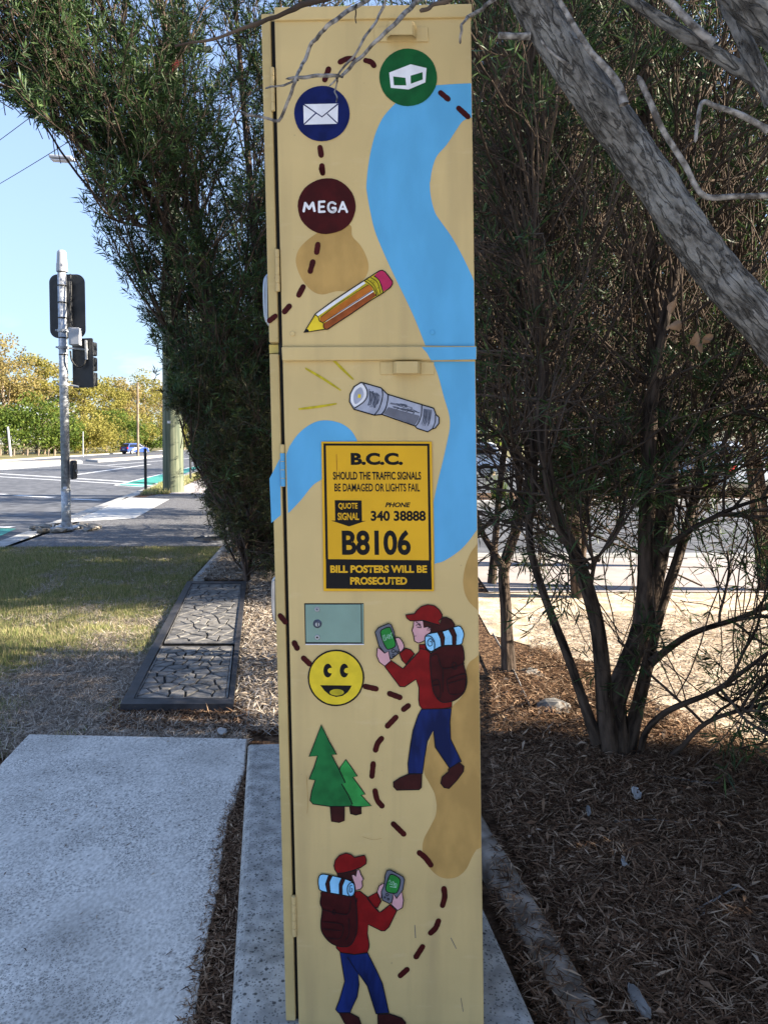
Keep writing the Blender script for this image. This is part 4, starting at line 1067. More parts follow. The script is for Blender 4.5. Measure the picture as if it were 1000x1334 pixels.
# old scratches and scuffs
for pts, w in (([(587, 1222), (591, 1230), (594, 1236)], 0.7), ([(417, 455), (418, 466)], 0.6), ([(600, 1300), (603, 1318)], 0.6), ([(399, 1010), (401, 1042), (400, 1060)], 0.5), ([(556, 870), (560, 902)], 0.45), ([(472, 1090), (486, 1094), (497, 1092)], 0.45), ([(540, 1205), (541, 1222)], 0.8)):
    strokes('scratch', [(pts, w, False, True)], M['steel_dark'] if w > 0.55 else M['ochre'], 3, cab)
strokes('scratch', [(zn([(176, 136), (178, 205), (180, 272)]), 0.55, False, True)], M['brown'], 2, sg, base=SB)

# ================================================================== TRAFFIC SIGNAL POLE
sb = gp(87, 690)
SYd = sb.y
sig = empty('signal_pole', (sb.x, sb.y, 0)); tag(sig, 'galvanised traffic signal pole seen from behind, footed in broken concrete', 'signal pole')
def sl(x, y, dY=0.0):
    p = at(x, y, SYd + dY); return Vector((p.x - sb.x, p.y - sb.y, p.z))
def slz(y): return sl(87, y).z
R0 = 0.066
bm = bmesh.new()
add_cyl(bm, (0, 0, 0), (0, 0, slz(638)), R0 * 1.06, n=24); add_cyl(bm, (0, 0, slz(638)), (-0.005, 0, slz(352)), R0, R0 * 0.94, n=24)
bm_obj('pole', bm, M['galv'], sig, True)
bm = bmesh.new(); add_box(bm, (0, 0, 0.035), (0.36, 0.36, 0.03), bevel=0.006); bm_obj('base_plate', bm, M['galv'], sig)
for i in range(4):
    a = math.pi / 4 + i * math.pi / 2
    bm = bmesh.new(); add_cyl(bm, (0.2 * math.cos(a), 0.2 * math.sin(a), 0), (0.2 * math.cos(a), 0.2 * math.sin(a), 0.10), 0.016, n=8); bm_obj('anchor_bolt', bm, M['galv'], sig)
for yy in (373, 395, 415, 441, 463): 
    bm = bmesh.new(); add_cyl(bm, (0, 0, slz(yy)), (0, 0, slz(yy) + 0.018), R0 * 1.04, n=24); bm_obj('strap', bm, M['cable'], sig)
bm = bmesh.new(); add_cyl(bm, (0, 0, slz(638) - 0.01), (0, 0, slz(638) + 0.02), R0 * 1.12, n=24); bm_obj('collar', bm, M['galv'], sig)
# antenna cap
bm = bmesh.new(); add_cyl(bm, (0, 0, slz(354)), (0, 0, slz(344)), 0.085, 0.082, n=24); add_cyl(bm, (0, 0, slz(345)), (0, 0, slz(329)), 0.078, 0.068, n=24); add_cyl(bm, (0, 0, slz(329)), (0, 0, slz(326.5)), 0.068, 0.05, n=24)
bm_obj('antenna_cap', bm, M['pale_plastic'], sig, False)
# target board (rounded plate) on the far side of the pole
def rounded(w, h, r, n=8):
    pts = []
    for cx, cz, a0 in ((w / 2 - r, h / 2 - r, 0), (-w / 2 + r, h / 2 - r, 90), (-w / 2 + r, -h / 2 + r, 180), (w / 2 - r, -h / 2 + r, 270)):
        for k in range(n + 1):
            a = rad(a0 + 90 * k / n); pts.append((cx + r * math.cos(a), cz + r * math.sin(a)))
    return pts
def plate(name, w, h, r, t, c, rz, m, parent):
    bm = bmesh.new()
    f = bm.faces.new([bm.verts.new((x, 0, z)) for x, z in rounded(w, h, r)])
    e = bmesh.ops.extrude_face_region(bm, geom=[f])
    bmesh.ops.translate(bm, verts=[v for v in e['geom'] if isinstance(v, bmesh.types.BMVert)], vec=(0, t, 0))
    bmesh.ops.recalc_face_normals(bm, faces=bm.faces)
    bmesh.ops.transform(bm, matrix=Matrix.Translation(c) @ Matrix.Rotation(rz, 4, 'Z'), verts=bm.verts)
    return bm_obj(name, bm, m, parent)
c = sl(88, 399, 0.16); w = 46.5 / F * SYd; h = 83 / F * SYd
tb = plate('target_board', w, h, 0.13, 0.012, c, 0, M['signal_black'], sig)
bm = bmesh.new(); add_box(bm, c + Vector((0.035, -0.05, -0.02)), (0.10, 0.09, h * 0.80), bevel=0.01); bm_obj('lantern_spine', bm, M['signal_black'], tb)
for k in range(3):
    bm = bmesh.new(); add_box(bm, c + Vector((0, 0.13, 0.28 - 0.28 * k)), (0.24, 0.22, 0.26), bevel=0.03); bm_obj('lantern', bm, M['signal_black'], tb)
# second lantern, turned to the side road
c2 = sl(108, 473, 0.06); h2_ = 64 / F * SYd
tb2 = plate('side_target_board', 0.37, h2_, 0.03, 0.012, c2 + Vector((0.0, 0, -0.0)), rad(-14), M['signal_black'], sig)
for k in range(3):
    bm = bmesh.new()
    add_box(bm, c2 + Vector((0.03, 0.15, 0.24 - 0.24 * k)), (0.2, 0.2, 0.22), rot=Matrix.Rotation(rad(-14), 3, 'Z'), bevel=0.02); bm_obj('lantern', bm, M['signal_black'], tb2)
bm = bmesh.new(); add_box(bm, c2 + Vector((0.08, -0.05, 0.2)), (0.03, 0.03, 0.3)); bm_obj('mounting_bar', bm, M['galv'], tb2)
bm = bmesh.new(); add_box(bm, sl(98, 438.5, -0.09), (13.5 / F * SYd, 0.11, 22 / F * SYd), bevel=0.008); jb = bm_obj('junction_box', bm, M['pale_plastic'], sig)
bm = bmesh.new(); add_box(bm, sl(98, 438.5, -0.15), (11 / F * SYd, 0.012, 19.5 / F * SYd), bevel=0.004); bm_obj('box_lid', bm, M['pale_plastic'], jb)
for yy, rx in ((431, 0.0), (453, 0.26), (501, 0.10)):
    bm = bmesh.new()
    add_cyl(bm, (0, 0, slz(yy) - 0.02), (0, 0, slz(yy) + 0.02), R0 * 1.2, n=20)
    add_cyl(bm, (-0.11, -0.02, slz(yy) + 0.01), (-0.05, 0.02, slz(yy)), 0.014, n=8)
    add_cyl(bm, (0.05, 0.02, slz(yy)), (0.12 + rx, 0.03, slz(yy) - 0.03), 0.016, n=8)
    bm_obj('clamp_bracket', bm, M['galv'], sig)
bm = bmesh.new(); add_tube(bm, catmull([sl(92, 457, -0.05), sl(94, 470, -0.05), sl(102, 478, -0.02), sl(110, 474, 0.0), sl(112, 462, 0.04)], 6), 0.014, 7); bm_obj('cable_loop', bm, M['cable'], sig, True)
bm = bmesh.new(); add_tube(bm, catmull([sl(92, 357, -0.01), sl(93, 380, -0.04), sl(91.5, 405, -0.05), sl(95, 425, -0.06)], 6), 0.012, 7); bm_obj('cable', bm, M['cable'], sig, True)
# push button
bm = bmesh.new(); add_box(bm, sl(96.3, 612, 0.02), (0.07, 0.16, 0.30), bevel=0.03); pbx = bm_obj('push_button_box', bm, M['signal_black'], sig)
bm = bmesh.new(); add_cyl(bm, sl(99.6, 614, 0.02), sl(100.6, 614, 0.02), 0.035, n=16); bm_obj('button', bm, M['chrome'], pbx)
bm = bmesh.new(); add_box(bm, sl(85, 635.5, -0.075), (0.06, 0.012, 0.035)); bm_obj('asset_tag', bm, M['white'], sig)
# broken concrete round the foot
rr = random.Random(21)
for i in range(13):
    a = i / 13 * 2 * math.pi + rr.uniform(-0.15, 0.15); d = rr.uniform(0.24, 0.33)
    s = rr.uniform(0.07, 0.13)
    bm = bmesh.new(); bmesh.ops.create_icosphere(bm, subdivisions=1, radius=1)
    for v in bm.verts: v.co *= 1 + rr.uniform(-0.28, 0.25)
    bmesh.ops.scale(bm, vec=(s * 1.3, s, s * 0.42), verts=bm.verts)
    o = bm_obj('concrete_chunk', bm, M['rubble'])
    o.location = (sb.x + d * 1.5 * math.cos(a), sb.y + d * 1.25 * math.sin(a) - 0.05, 0.03); o.rotation_euler = (rr.uniform(-.3, .3), rr.uniform(-.3, .3), rr.uniform(0, 6))
    tag(o, 'broken concrete chunk in the ring round the signal pole foot', 'rubble', 'concrete chunks round the signal pole')

# ================================================================== TIMBER POWER POLE, street light, wires
wb = gp(226, 641)
pole = empty('power_pole', (wb.x, wb.y, 0)); tag(pole, 'thick weathered green timber power pole at the kerb', 'power pole')
bm = bmesh.new()
H_ = 13.0
rings = []
for i in range(27):
    z = -0.1 + H_ * i / 26; r = 0.285 - 0.085 * i / 26
    rings.append([bm.verts.new(((r + 0.012 * mnoise.noise((math.cos(k * .393) * 3, math.sin(k * .393) * 3, z * 0.25))) * math.cos(k * math.pi / 12) + 0.012 * z * 0.3, (r) * math.sin(k * math.pi / 12), z)) for k in range(24)])
for r0, r1 in zip(rings, rings[1:]):
    for k in range(24): bm.faces.new((r0[k], r0[(k + 1) % 24], r1[(k + 1) % 24], r1[k]))
bm.faces.new(rings[-1])
bm_obj('timber_shaft', bm, M['polewood'], pole, True)
bm = bmesh.new(); add_box(bm, (0.05, -0.26, 12.0), (2.4, 0.10, 0.12)); bm_obj('crossarm', bm, M['polewood'], pole)
for x in (-1.05, -0.5, 0.5, 1.05):
    bm = bmesh.new(); add_cyl(bm, (x, -0.26, 12.05), (x, -0.26, 12.25), 0.045, 0.03, n=10); bm_obj('insulator', bm, M['signal_black'], pole)
bm = bmesh.new(); add_box(bm, (-0.02, -0.28, 1.95), (0.09, 0.01, 0.07)); bm_obj('number_tag', bm, M['galv'], pole)
# street light on the pole
Yl = wb.y - 0.4
hl_ = at(83, 206, Yl)
lamp = empty('street_light', (wb.x, wb.y, hl_.z)); tag(lamp, 'flat grey street light head poking left out of the tree', 'street light')
def ll(p): return Vector((p.x - wb.x, p.y - wb.y, p.z - hl_.z))
bm = bmesh.new(); add_tube(bm, catmull([(0, -0.2, -0.9), (-0.9, -0.3, -0.25), ll(at(100, 207, Yl))], 8), 0.035, 8); bm_obj('arm', bm, M['galv'], lamp, True)
bm = bmesh.new(); add_box(bm, ll(at(81, 206, Yl)), (0.62, 0.26, 0.09), rot=Matrix.Rotation(rad(4), 3, 'Y'), bevel=0.03); lh = bm_obj('lamp_head', bm, M['pale_plastic'], lamp)
bm = bmesh.new(); add_box(bm, ll(at(78, 209.5, Yl)), (0.42, 0.2, 0.02), rot=Matrix.Rotation(rad(4), 3, 'Y')); bm_obj('lamp_lens', bm, M['white'], lh)
def wire(a, b, sag, label, r=0.014):
    bm = bmesh.new()
    add_tube(bm, [a.lerp(b, t) - Vector((0, 0, sag * 4 * t * (1 - t))) for t in np.linspace(0, 1, 25)], r, 5)
    tag(bm_obj('power_line', bm, M['cable'], smooth=True), label, 'power line', 'overhead power lines')
wire(wb + Vector((-1.05, -0.26, 12.2)), at(-120, 262, 44), 0.25, 'upper of the two thin power lines crossing the blue sky')
wire(wb + Vector((-0.5, -0.26, 10.9)), at(-120, 302, 44), 0.25, 'lower power line crossing the sky below the street light', 0.013)
wire(at(-60, 478, 60), at(240, 552, 62), 0.15, 'faint power line sagging across the far golden trees', 0.012)

# dark slim posts by the kerb
for (x, y0, y1, lab) in ((190, 584, 641, 'dark slim kerb post left of the timber pole'), (235, 584, 632, 'dark slim kerb post just right of the timber pole'), (248.5, 590, 626, 'dark slim kerb post half hidden in the bush')):
    b_ = gp(x, y1); t_ = at(x, y0, b_.y)
    root = empty('kerb_post', (b_.x, b_.y, 0)); tag(root, lab, 'post', 'kerb posts')
    bm = bmesh.new(); add_cyl(bm, (0, 0, -0.02), (0, 0, t_.z - 0.03), 0.04, 0.04, n=14); bm_obj('shaft', bm, M['signal_black'], root, False)
    bm = bmesh.new(); add_cyl(bm, (0, 0, t_.z - 0.03), (0, 0, t_.z), 0.048, 0.035, n=14); bm_obj('cap', bm, M['signal_black'], root)
# far posts across the road
def far_post(name, x0, y0, x1, y1, r, m, label, cat, group=None):
    b_ = gp(x1, y1); t_ = at(x0, y0, b_.y)
    bm = bmesh.new(); add_cyl(bm, (0, 0, -0.2), t_ - Vector((b_.x, b_.y, 0)), r, r * 0.8, n=10)
    o = bm_obj(name, bm, m); o.location = (b_.x, b_.y, 0); tag(o, label, cat, group); return o
far_post('leaning_post', 10.5, 556, 14.5, 594, 0.13, M['pale_plastic'], 'pale leaning post in front of the far green shrubs', 'post')
lamp2 = far_post('far_light_pole', 179.5, 498, 180, 592.5, 0.16, M['gumbark'], 'tall thin far light pole above the distant car', 'light pole')
for i, (x, wd) in enumerate(zip((1, 18.5, 36, 50.5, 63.5, 71.5), ('leftmost', 'second from left', 'third from left', 'fourth from left', 'fifth from left', 'rightmost'))):
    far_post('timber_bollard', x, 585, x, 593.2, 0.14, M['gumbark'], wd + ' of the small timber bollards under the far shrubs', 'bollard', 'timber bollards on the far verge')
far_post('marker_sign_post', 108.5, 562, 108.5, 594, 0.06, M['galv'], 'thin grey sign post before the far golden trees', 'post')

# ================================================================== CARS
M['glass'] = mat('car_glass', (0.012, 0.015, 0.018), 0.08, var=0.05, spec=0.6)
M['tyre'] = mat('tyre_rubber', (0.012, 0.012, 0.012), 0.8)
M['rim'] = mat('alloy_rim', (0.45, 0.46, 0.48), 0.3, metal=0.8)
M['tail'] = mat('red_tail_lamp', (0.50, 0.012, 0.012), 0.25)
M['headl'] = mat('clear_headlamp', (0.65, 0.67, 0.7), 0.15)
M['trim'] = mat('black_trim', (0.015, 0.015, 0.016), 0.6)
def car(loc, rz, paint, label, length=4.4, hatch=True):
    """car faces +Y locally, rear at -Y"""
    root = empty('parked_car' if 'parked' in label else 'driving_car', loc, rz); tag(root, label, 'car')
    k = length / 4.4
    prof = [(-2.15, 0.35), (-2.2, 0.55), (-2.18, 0.9), (-2.1, 1.0), (-1.75, 1.48), (-1.55, 1.55), (-0.3, 1.58), (0.25, 1.5), (1.05, 1.02), (1.3, 0.97), (1.95, 0.85), (2.15, 0.65), (2.18, 0.4), (2.1, 0.28), (-2.0, 0.28)]
    def halfw(y, z):
        w = 0.88
        if z > 0.95: w -= (z - 0.95) * 0.32
        if abs(y) > 1.7: w -= (abs(y) - 1.7) * 0.22
        return w
    xs = (-1, -0.93, -0.6, 0, 0.6, 0.93, 1)
    bm = bmesh.new(); cols = []
    for s in xs:
        col = []
        for (y, z) in prof:
            sh = 0.02 * (1 - min(1, (1 - abs(s)) / 0.1))
            col.append(bm.verts.new((s * halfw(y, z), y * k * (1 - 0.03 * abs(s) ** 3), z - sh * (1 if z > 0.5 else -1))))
        cols.append(col)
    n = len(prof)
    for a, b in zip(cols, cols[1:]):
        for i in range(n): bm.faces.new((a[i], a[(i + 1) % n], b[(i + 1) % n], b[i]))
    bm.faces.new(cols[0][::-1]); bm.faces.new(cols[-1])
    bmesh.ops.recalc_face_normals(bm, faces=bm.faces)
    bmesh.ops.triangulate(bm, faces=[f for f in bm.faces if len(f.verts) > 4])
    bm_obj('body', bm, paint, root)
    def pane(name, pts, m, off=0.006):
        bm = bmesh.new(); f = bm.faces.new([bm.verts.new(p) for p in pts]); f.normal_update()
        e = bmesh.ops.extrude_face_region(bm, geom=[f]); nrm = f.normal.copy()
        c = sum((Vector(p) for p in pts), Vector()) / len(pts)
        if nrm.dot(c - Vector((0, 0, 0.9))) < 0: nrm = -nrm
        bmesh.ops.translate(bm, verts=[v for v in e['geom'] if isinstance(v, bmesh.types.BMVert)], vec=nrm * off)
        bmesh.ops.recalc_face_normals(bm, faces=bm.faces)
        return bm_obj(name, bm, m, root)
    def hw(y, z): return halfw(y, z)
    pane('rear_window', [(-0.66, -2.06 * k, 1.06), (0.66, -2.06 * k, 1.06), (0.56, -1.80 * k, 1.42), (-0.56, -1.80 * k, 1.42)], M['glass'], 0.02)
    pane('windscreen', [(-0.68, 0.98 * k, 1.07), (0.68, 0.98 * k, 1.07), (0.58, 0.34 * k, 1.44), (-0.58, 0.34 * k, 1.44)], M['glass'], 0.03)
    for s in (-1, 1):
        for y0, y1, y2, y3 in ((-1.75, -1.55, -0.72, -0.72), (-0.64, -0.64, 0.28, 0.78)):
            pane('side_window', [(s * (hw(0, 1.02) - 0.0), y0 * k, 1.02), (s * hw(0, 1.02), y3 * k, 1.02), (s * hw(0, 1.42), y2 * k - (0.0 if y2 < 0 else 0.05), 1.42), (s * hw(0, 1.42), y1 * k, 1.42)], M['glass'], 0.012)
        for y in (-1.35, 1.35):
            c = Vector((s * 0.80, y * k, 0.32))
            bm = bmesh.new(); add_cyl(bm, c - Vector((0.11, 0, 0)), c + Vector((0.11, 0, 0)), 0.32, n=24); wh = bm_obj('wheel', bm, M['tyre'], root)
            bm = bmesh.new(); add_cyl(bm, c + Vector((s * 0.10, 0, 0)), c + Vector((s * 0.118, 0, 0)), 0.21, n=16); bm_obj('rim', bm, M['rim'], wh)
        bm = bmesh.new(); add_box(bm, (s * 0.68, -2.13 * k, 0.86), (0.26, 0.14, 0.26), bevel=0.03); bm_obj('tail_light', bm, M['tail'], root)
        bm = bmesh.new(); add_box(bm, (s * 0.62, 2.02 * k, 0.72), (0.32, 0.2, 0.12), bevel=0.03); bm_obj('headlight', bm, M['headl'], root)
        bm = bmesh.new(); add_box(bm, (s * 0.97, 0.68 * k, 1.05), (0.16, 0.09, 0.12), bevel=0.03); bm_obj('mirror', bm, paint, root)
    bm = bmesh.new(); add_box(bm, (0, -2.18 * k, 0.42), (1.6, 0.12, 0.16), bevel=0.03); bm_obj('rear_bumper', bm, M['trim'], root)
    bm = bmesh.new(); add_box(bm, (0, -2.21 * k, 0.72), (0.38, 0.02, 0.11)); bm_obj('number_plate', bm, M['white'], root)
    return root
blue = mat('blue_car_paint', (0.03, 0.07, 0.30), 0.25, var=0.03)
silver = mat('silver_car_paint', (0.32, 0.36, 0.42), 0.25, var=0.03, metal=0.3)
white_c = mat('white_car_paint', (0.62, 0.64, 0.68), 0.25, var=0.02)
red_c = mat('red_car_paint', (0.35, 0.02, 0.02), 0.25, var=0.03)
cp = gp(176, 591.5, ZR)
car((cp.x, cp.y, ZR), rad(-30), blue, 'small blue car driving away on the far side of the road', 4.0)
cp = gp(950, 655, -0.13)
car((cp.x, cp.y + 2.5, -0.13), rad(20), silver, 'silver parked car with a red tail lamp behind the right trees', 4.5)
car((cp.x + 3.6, cp.y + 3.8, -0.13), rad(15), white_c, 'white parked car right of the silver one behind the trees', 4.4)
car((cp.x - 5.5, cp.y + 14, -0.13), rad(80), white_c, 'white parked car far off behind the right trees', 4.4)

# ================================================================== TREES
def nrm(v): return v / np.maximum(np.linalg.norm(v, axis=-1, keepdims=True), 1e-9)
def resample(pts, K):
    P = np.array([list(p) for p in catmull(pts, 8)])
    s = np.r_[0, np.cumsum(np.linalg.norm(np.diff(P, axis=0), axis=1))]
    t = np.linspace(0, s[-1], K)
    return np.stack([np.interp(t, s, P[:, i]) for i in range(3)], 1)
def spawn(parents, n, t0, t1, length, along, up, out, rnd, K, curve, wob, rng, centre=None, gravity=0.0):
    """grow n child shoots from random points of parent shoots (M,Kp,3)"""
    M_, Kp, _ = parents.shape
    idx = rng.integers(0, M_, n); t = rng.uniform(t0, t1, n) * (Kp - 1)
    i0 = np.minimum(t.astype(int), Kp - 2); fr = (t - i0)[:, None]
    a, b = parents[idx, i0], parents[idx, i0 + 1]
    pos = a + (b - a) * fr; d = nrm(b - a)
    r = nrm(rng.normal(size=(n, 3)))
    v = d * along + r * rnd + np.array([0, 0, up])
    if centre is not None and out:
        o = pos - centre; o[:, 2] *= 0.3; v = v + nrm(o) * out
    v = nrm(v)
    L = rng.uniform(length[0], length[1], n)[:, None] / (K - 1)
    pts = [pos]
    for k in range(K - 1):
        pos = pos + v * L
        pts.append(pos)
        v = nrm(v + np.array([0, 0, curve]) + rng.normal(size=(n, 3)) * wob)
    return np.stack(pts, 1), idx
def tubes(arr, r0, r1, sides=3):
    n, K, _ = arr.shape
    T = np.empty_like(arr)
    T[:, 1:-1] = arr[:, 2:] - arr[:, :-2]; T[:, 0] = arr[:, 1] - arr[:, 0]; T[:, -1] = arr[:, -1] - arr[:, -2]
    T = nrm(T); ref = np.array([0.37, 0.83, 0.41])
    A = nrm(np.cross(T, ref)); B = np.cross(T, A)
    rr_ = (np.asarray(r0)[..., None] + (np.asarray(r1) - np.asarray(r0))[..., None] * np.linspace(0, 1, K)[None, :]) * np.ones((n, K))
    ang = np.arange(sides) * 2 * np.pi / sides
    V = arr[:, :, None, :] + rr_[:, :, None, None] * (A[:, :, None, :] * np.cos(ang)[None, None, :, None] + B[:, :, None, :] * np.sin(ang)[None, None, :, None])
    base = (np.arange(n) * K * sides)[:, None, None] + (np.arange(K - 1) * sides)[None, :, None]
    k = np.arange(sides)[None, None, :]; k2 = (np.arange(sides) + 1) % sides
    f = np.stack([base + k, base + k2[None, None, :], base + sides + k2[None, None, :], base + sides + k], -1)
    return V.reshape(-1, 3), f.reshape(-1, 4)
def merge(parts):
    vs, fs, o = [], [], 0
    for v, f in parts:
        vs.append(v); fs.append(f + o); o += len(v)
    return np.concatenate(vs), np.concatenate(fs)
def leaves(tw, per, length, width, rng, spread=0.9, t0=0.3, droop=0.0):
    n, K, _ = tw.shape
    t = rng.uniform(t0, 1.0, (n, per)) * (K - 1)
    i0 = np.minimum(t.astype(int), K - 2); fr = (t - i0)[..., None]
    ii = np.arange(n)[:, None]
    a, b = tw[ii, i0], tw[ii, i0 + 1]
    pos = (a + (b - a) * fr).reshape(-1, 3); d = nrm(b - a).reshape(-1, 3)
    m = len(pos)
    v = nrm(d * 0.75 + nrm(rng.normal(size=(m, 3))) * spread + np.array([0, 0, -droop]))
    L = rng.uniform(length[0], length[1], m)[:, None]; W = rng.uniform(width[0], width[1], m)[:, None] / 2
    s = nrm(np.cross(v, rng.normal(size=(m, 3))))
    up = np.cross(s, v)
    mid = pos + v * L * 0.48 + up * L * 0.04
    tip = pos + v * L - up * L * 0.03
    V = np.stack([pos, mid + s * W, tip, mid - s * W], 1).reshape(-1, 3)
    f = np.arange(m * 4).reshape(-1, 4)
    return V, f
def inside_poly(px, py, poly):
    c = np.zeros(px.shape, bool)
    x0, y0 = poly[-1]
    for x1, y1 in poly:
        cond = ((y1 > py) != (y0 > py)) & (px < (x0 - x1) * (py - y1) / (y0 - y1 + 1e-9) + x1)
        c ^= cond; x0, y0 = x1, y1
    return c
class BarkV:
    """stem vertices plus their position round and along the stem, for the bark texture"""
    def __init__(s, v, c): s.v, s.c = v, c
    def __sub__(s, b): return BarkV(s.v - b, s.c)
def stem_tube(pts, r0, r1, sides, K, rough, seed):
    """a stem with lumpy, ridged bark as real relief"""
    P = resample(pts, K)
    T = np.gradient(P, axis=0); T = nrm(T)
    A = nrm(np.cross(T, np.array([0.37, 0.83, 0.41]))); B = np.cross(T, A)
    V = []; BC = []
    S_ = np.r_[0, np.cumsum(np.linalg.norm(np.diff(P, axis=0), axis=1))]
    for i in range(K):
        t = i / (K - 1); r = r0 + (r1 - r0) * t
        if t < 0.08: r *= 1 + (0.08 - t) * 4
        if t > 0.965: r *= max(0.12, math.sqrt(max(0.0, 1 - ((t - 0.965) / 0.035) ** 2)))
        for k in range(sides):
            a = k * 2 * math.pi / sides
            n = mnoise.noise((math.cos(a) * 2.2 + seed, math.sin(a) * 2.2, i * 0.09)) * 0.6 + mnoise.noise((math.cos(a) * 6, math.sin(a) * 6 + seed, i * 0.16)) * 0.5
            BC.append((math.cos(a) * r0 + seed, math.sin(a) * r0, S_[i]))
            V.append(P[i] + (A[i] * math.cos(a) + B[i] * math.sin(a)) * r * (1 + rough * n))
    k = np.arange(sides); k2 = (k + 1) % sides
    f = np.concatenate([np.stack([i * sides + k, i * sides + k2, (i + 1) * sides + k2, (i + 1) * sides + k], -1) for i in range(K - 1)])
    return BarkV(np.array(V), np.array(BC)), f
def bush(name, label, cat, base, stems, levels, leafspec, mats, keep, seed, group=None, keep_wood=None):
    """stems: list of (world points, r0, r1); levels dict; one multi-stemmed tree with trunk, branches, crown"""
    rng = np.random.default_rng(seed)
    root = empty(name, base); tag(root, label, cat, group)
    b = np.array(base)
    for q, (pts, r0, r1) in enumerate(stems):
        K = 46 if r0 > 0.025 else 26
        V, f = stem_tube(pts, r0, r1, 14 if r0 > 0.025 else 8, K, 0.22, seed + q)
        np_obj('trunk' if r0 > 0.025 else 'limb', V - b, f, M[mats[0]], root, True)
    S = np.stack([resample(p, 24) for p, _, _ in stems])
    cen = S.mean(axis=(0, 1))
    l1, _ = spawn(S[levels['main']] if 'main' in levels else S, levels['n1'], levels.get('t1', 0.35), 1.0, levels['L1'], 0.55, levels.get('up1', 0.35), levels.get('out', 0.4), levels.get('r1', 0.75), 8, levels.get('c1', 0.06), 0.10, rng, cen)
    l2, _ = spawn(l1, levels['n2'], 0.2, 1.0, levels['L2'], 0.75, levels.get('up2', 0.25), levels.get('out', 0.3) * 0.7, 0.75, 6, 0.05, 0.12, rng, cen)
    l3, _ = spawn(l2, levels['n3'], 0.15, 1.0, levels['L3'], 0.8, levels.get('up3', 0.15), 0.15, 0.8, 4, 0.04, 0.15, rng, cen)
    full = []
    for ids, m1, m2, m3 in levels.get('extra', []):
        x1, _ = spawn(S[ids], m1, 0.42, 1.0, (0.2, 0.5), 0.6, 0.1, 0.2, 0.8, 8, 0.0, 0.1, rng, cen)
        x2, _ = spawn(x1, m2, 0.2, 1.0, (0.12, 0.3), 0.7, 0.0, 0.1, 0.8, 6, -0.02, 0.1, rng, cen)
        x3, _ = spawn(x2, m3, 0.2, 1.0, (0.07, 0.16), 0.8, 0.0, 0.1, 0.8, 4, -0.02, 0.12, rng, cen)
        l1, l2 = np.concatenate([l1, x1]), np.concatenate([l2, x2]); full.append(x3)
    if levels.get('bare'):
        y2, _ = spawn(l1, levels['bare'], 0.1, 1.0, (0.3, 0.9), 0.7, 0.35, 0.1, 0.75, 6, 0.03, 0.16, rng, cen)
        l2 = np.concatenate([l2, y2])
    kw = keep_wood or keep
    l1 = l1[kw(l1[:, -1]) & kw(l1[:, 4])]; l2 = l2[kw(l2[:, -1]) & kw(l2[:, 2])]; l3 = l3[keep(l3[:, -1]) & keep(l3[:, 0])]
    parts = []
    if len(l1): parts.append(tubes(l1, np.full(len(l1), 0.013) * levels.get('thick', 1), np.full(len(l1), 0.005), 5))
    if len(l2): parts.append(tubes(l2, np.full(len(l2), 0.0055) * levels.get('thick', 1), np.full(len(l2), 0.0025), 4))
    if len(l3): parts.append(tubes(l3, np.full(len(l3), 0.0028) * levels.get('thick', 1), np.full(len(l3), 0.0012), 3))
    V, f = merge(parts)
    np_obj('branches', V - b, f, M[mats[1]], root, True)
    sel = l3[rng.random(len(l3)) < levels.get('leafy', 1.0)]
    if levels.get('leafz'):      # twigs below this height mostly bare
        zt = sel[:, -1, 2]; p = np.clip((zt - levels['leafz'][0]) / (levels['leafz'][1] - levels['leafz'][0]), levels.get('leafmin', 0.12), 1)
        sel = sel[rng.random(len(sel)) < p]
    if full:
        x3 = np.concatenate(full); x3 = x3[keep(x3[:, -1]) & keep(x3[:, 0])]
        V, f = tubes(x3, np.full(len(x3), 0.0016), np.full(len(x3), 0.0008), 3)
        np_obj('twigs', V - b, f, M[mats[1]], root, True)
        sel = np.concatenate([sel, x3])
    V, f = leaves(sel, leafspec[0], leafspec[1], leafspec[2], rng, t0=leafspec[3] if len(leafspec) > 3 else 0.3)
    np_obj('crown', V - b, f, M[mats[2]], root)
    return root, l3

# ---- left: big leaning bottlebrush over the footpath
LEFT_EDGE = [(-400, -900), (600, -900), (600, 752), (328, 748), (298, 728), (280, 695), (266, 655), (256, 615), (248, 575), (246, 548), (232, 540), (208, 530), (222, 505), (212, 470), (192, 440), (176, 400), (158, 362), (142, 335), (126, 304), (108, 272), (102, 244), (112, 214), (92, 190), (66, 168), (28, 144), (0, 122), (-400, 60)]
def keep_left(P):
    px, py, zc = proj(P)
    rng = np.random.default_rng(3)
    j = rng.normal(size=px.shape) * 7 - 3
    return inside_poly(px + j, py + j * 0.6, LEFT_EDGE) & (P[:, 2] > 0.05) & (P[:, 1] > 2.4)
YA = gp(352, 744).y
def chain(pts, Y0, Y1):
    n = len(pts)
    return [at(x, y, Y0 + (Y1 - Y0) * i / (n - 1)) for i, (x, y) in enumerate(pts)]
bA = gp(350, 744)
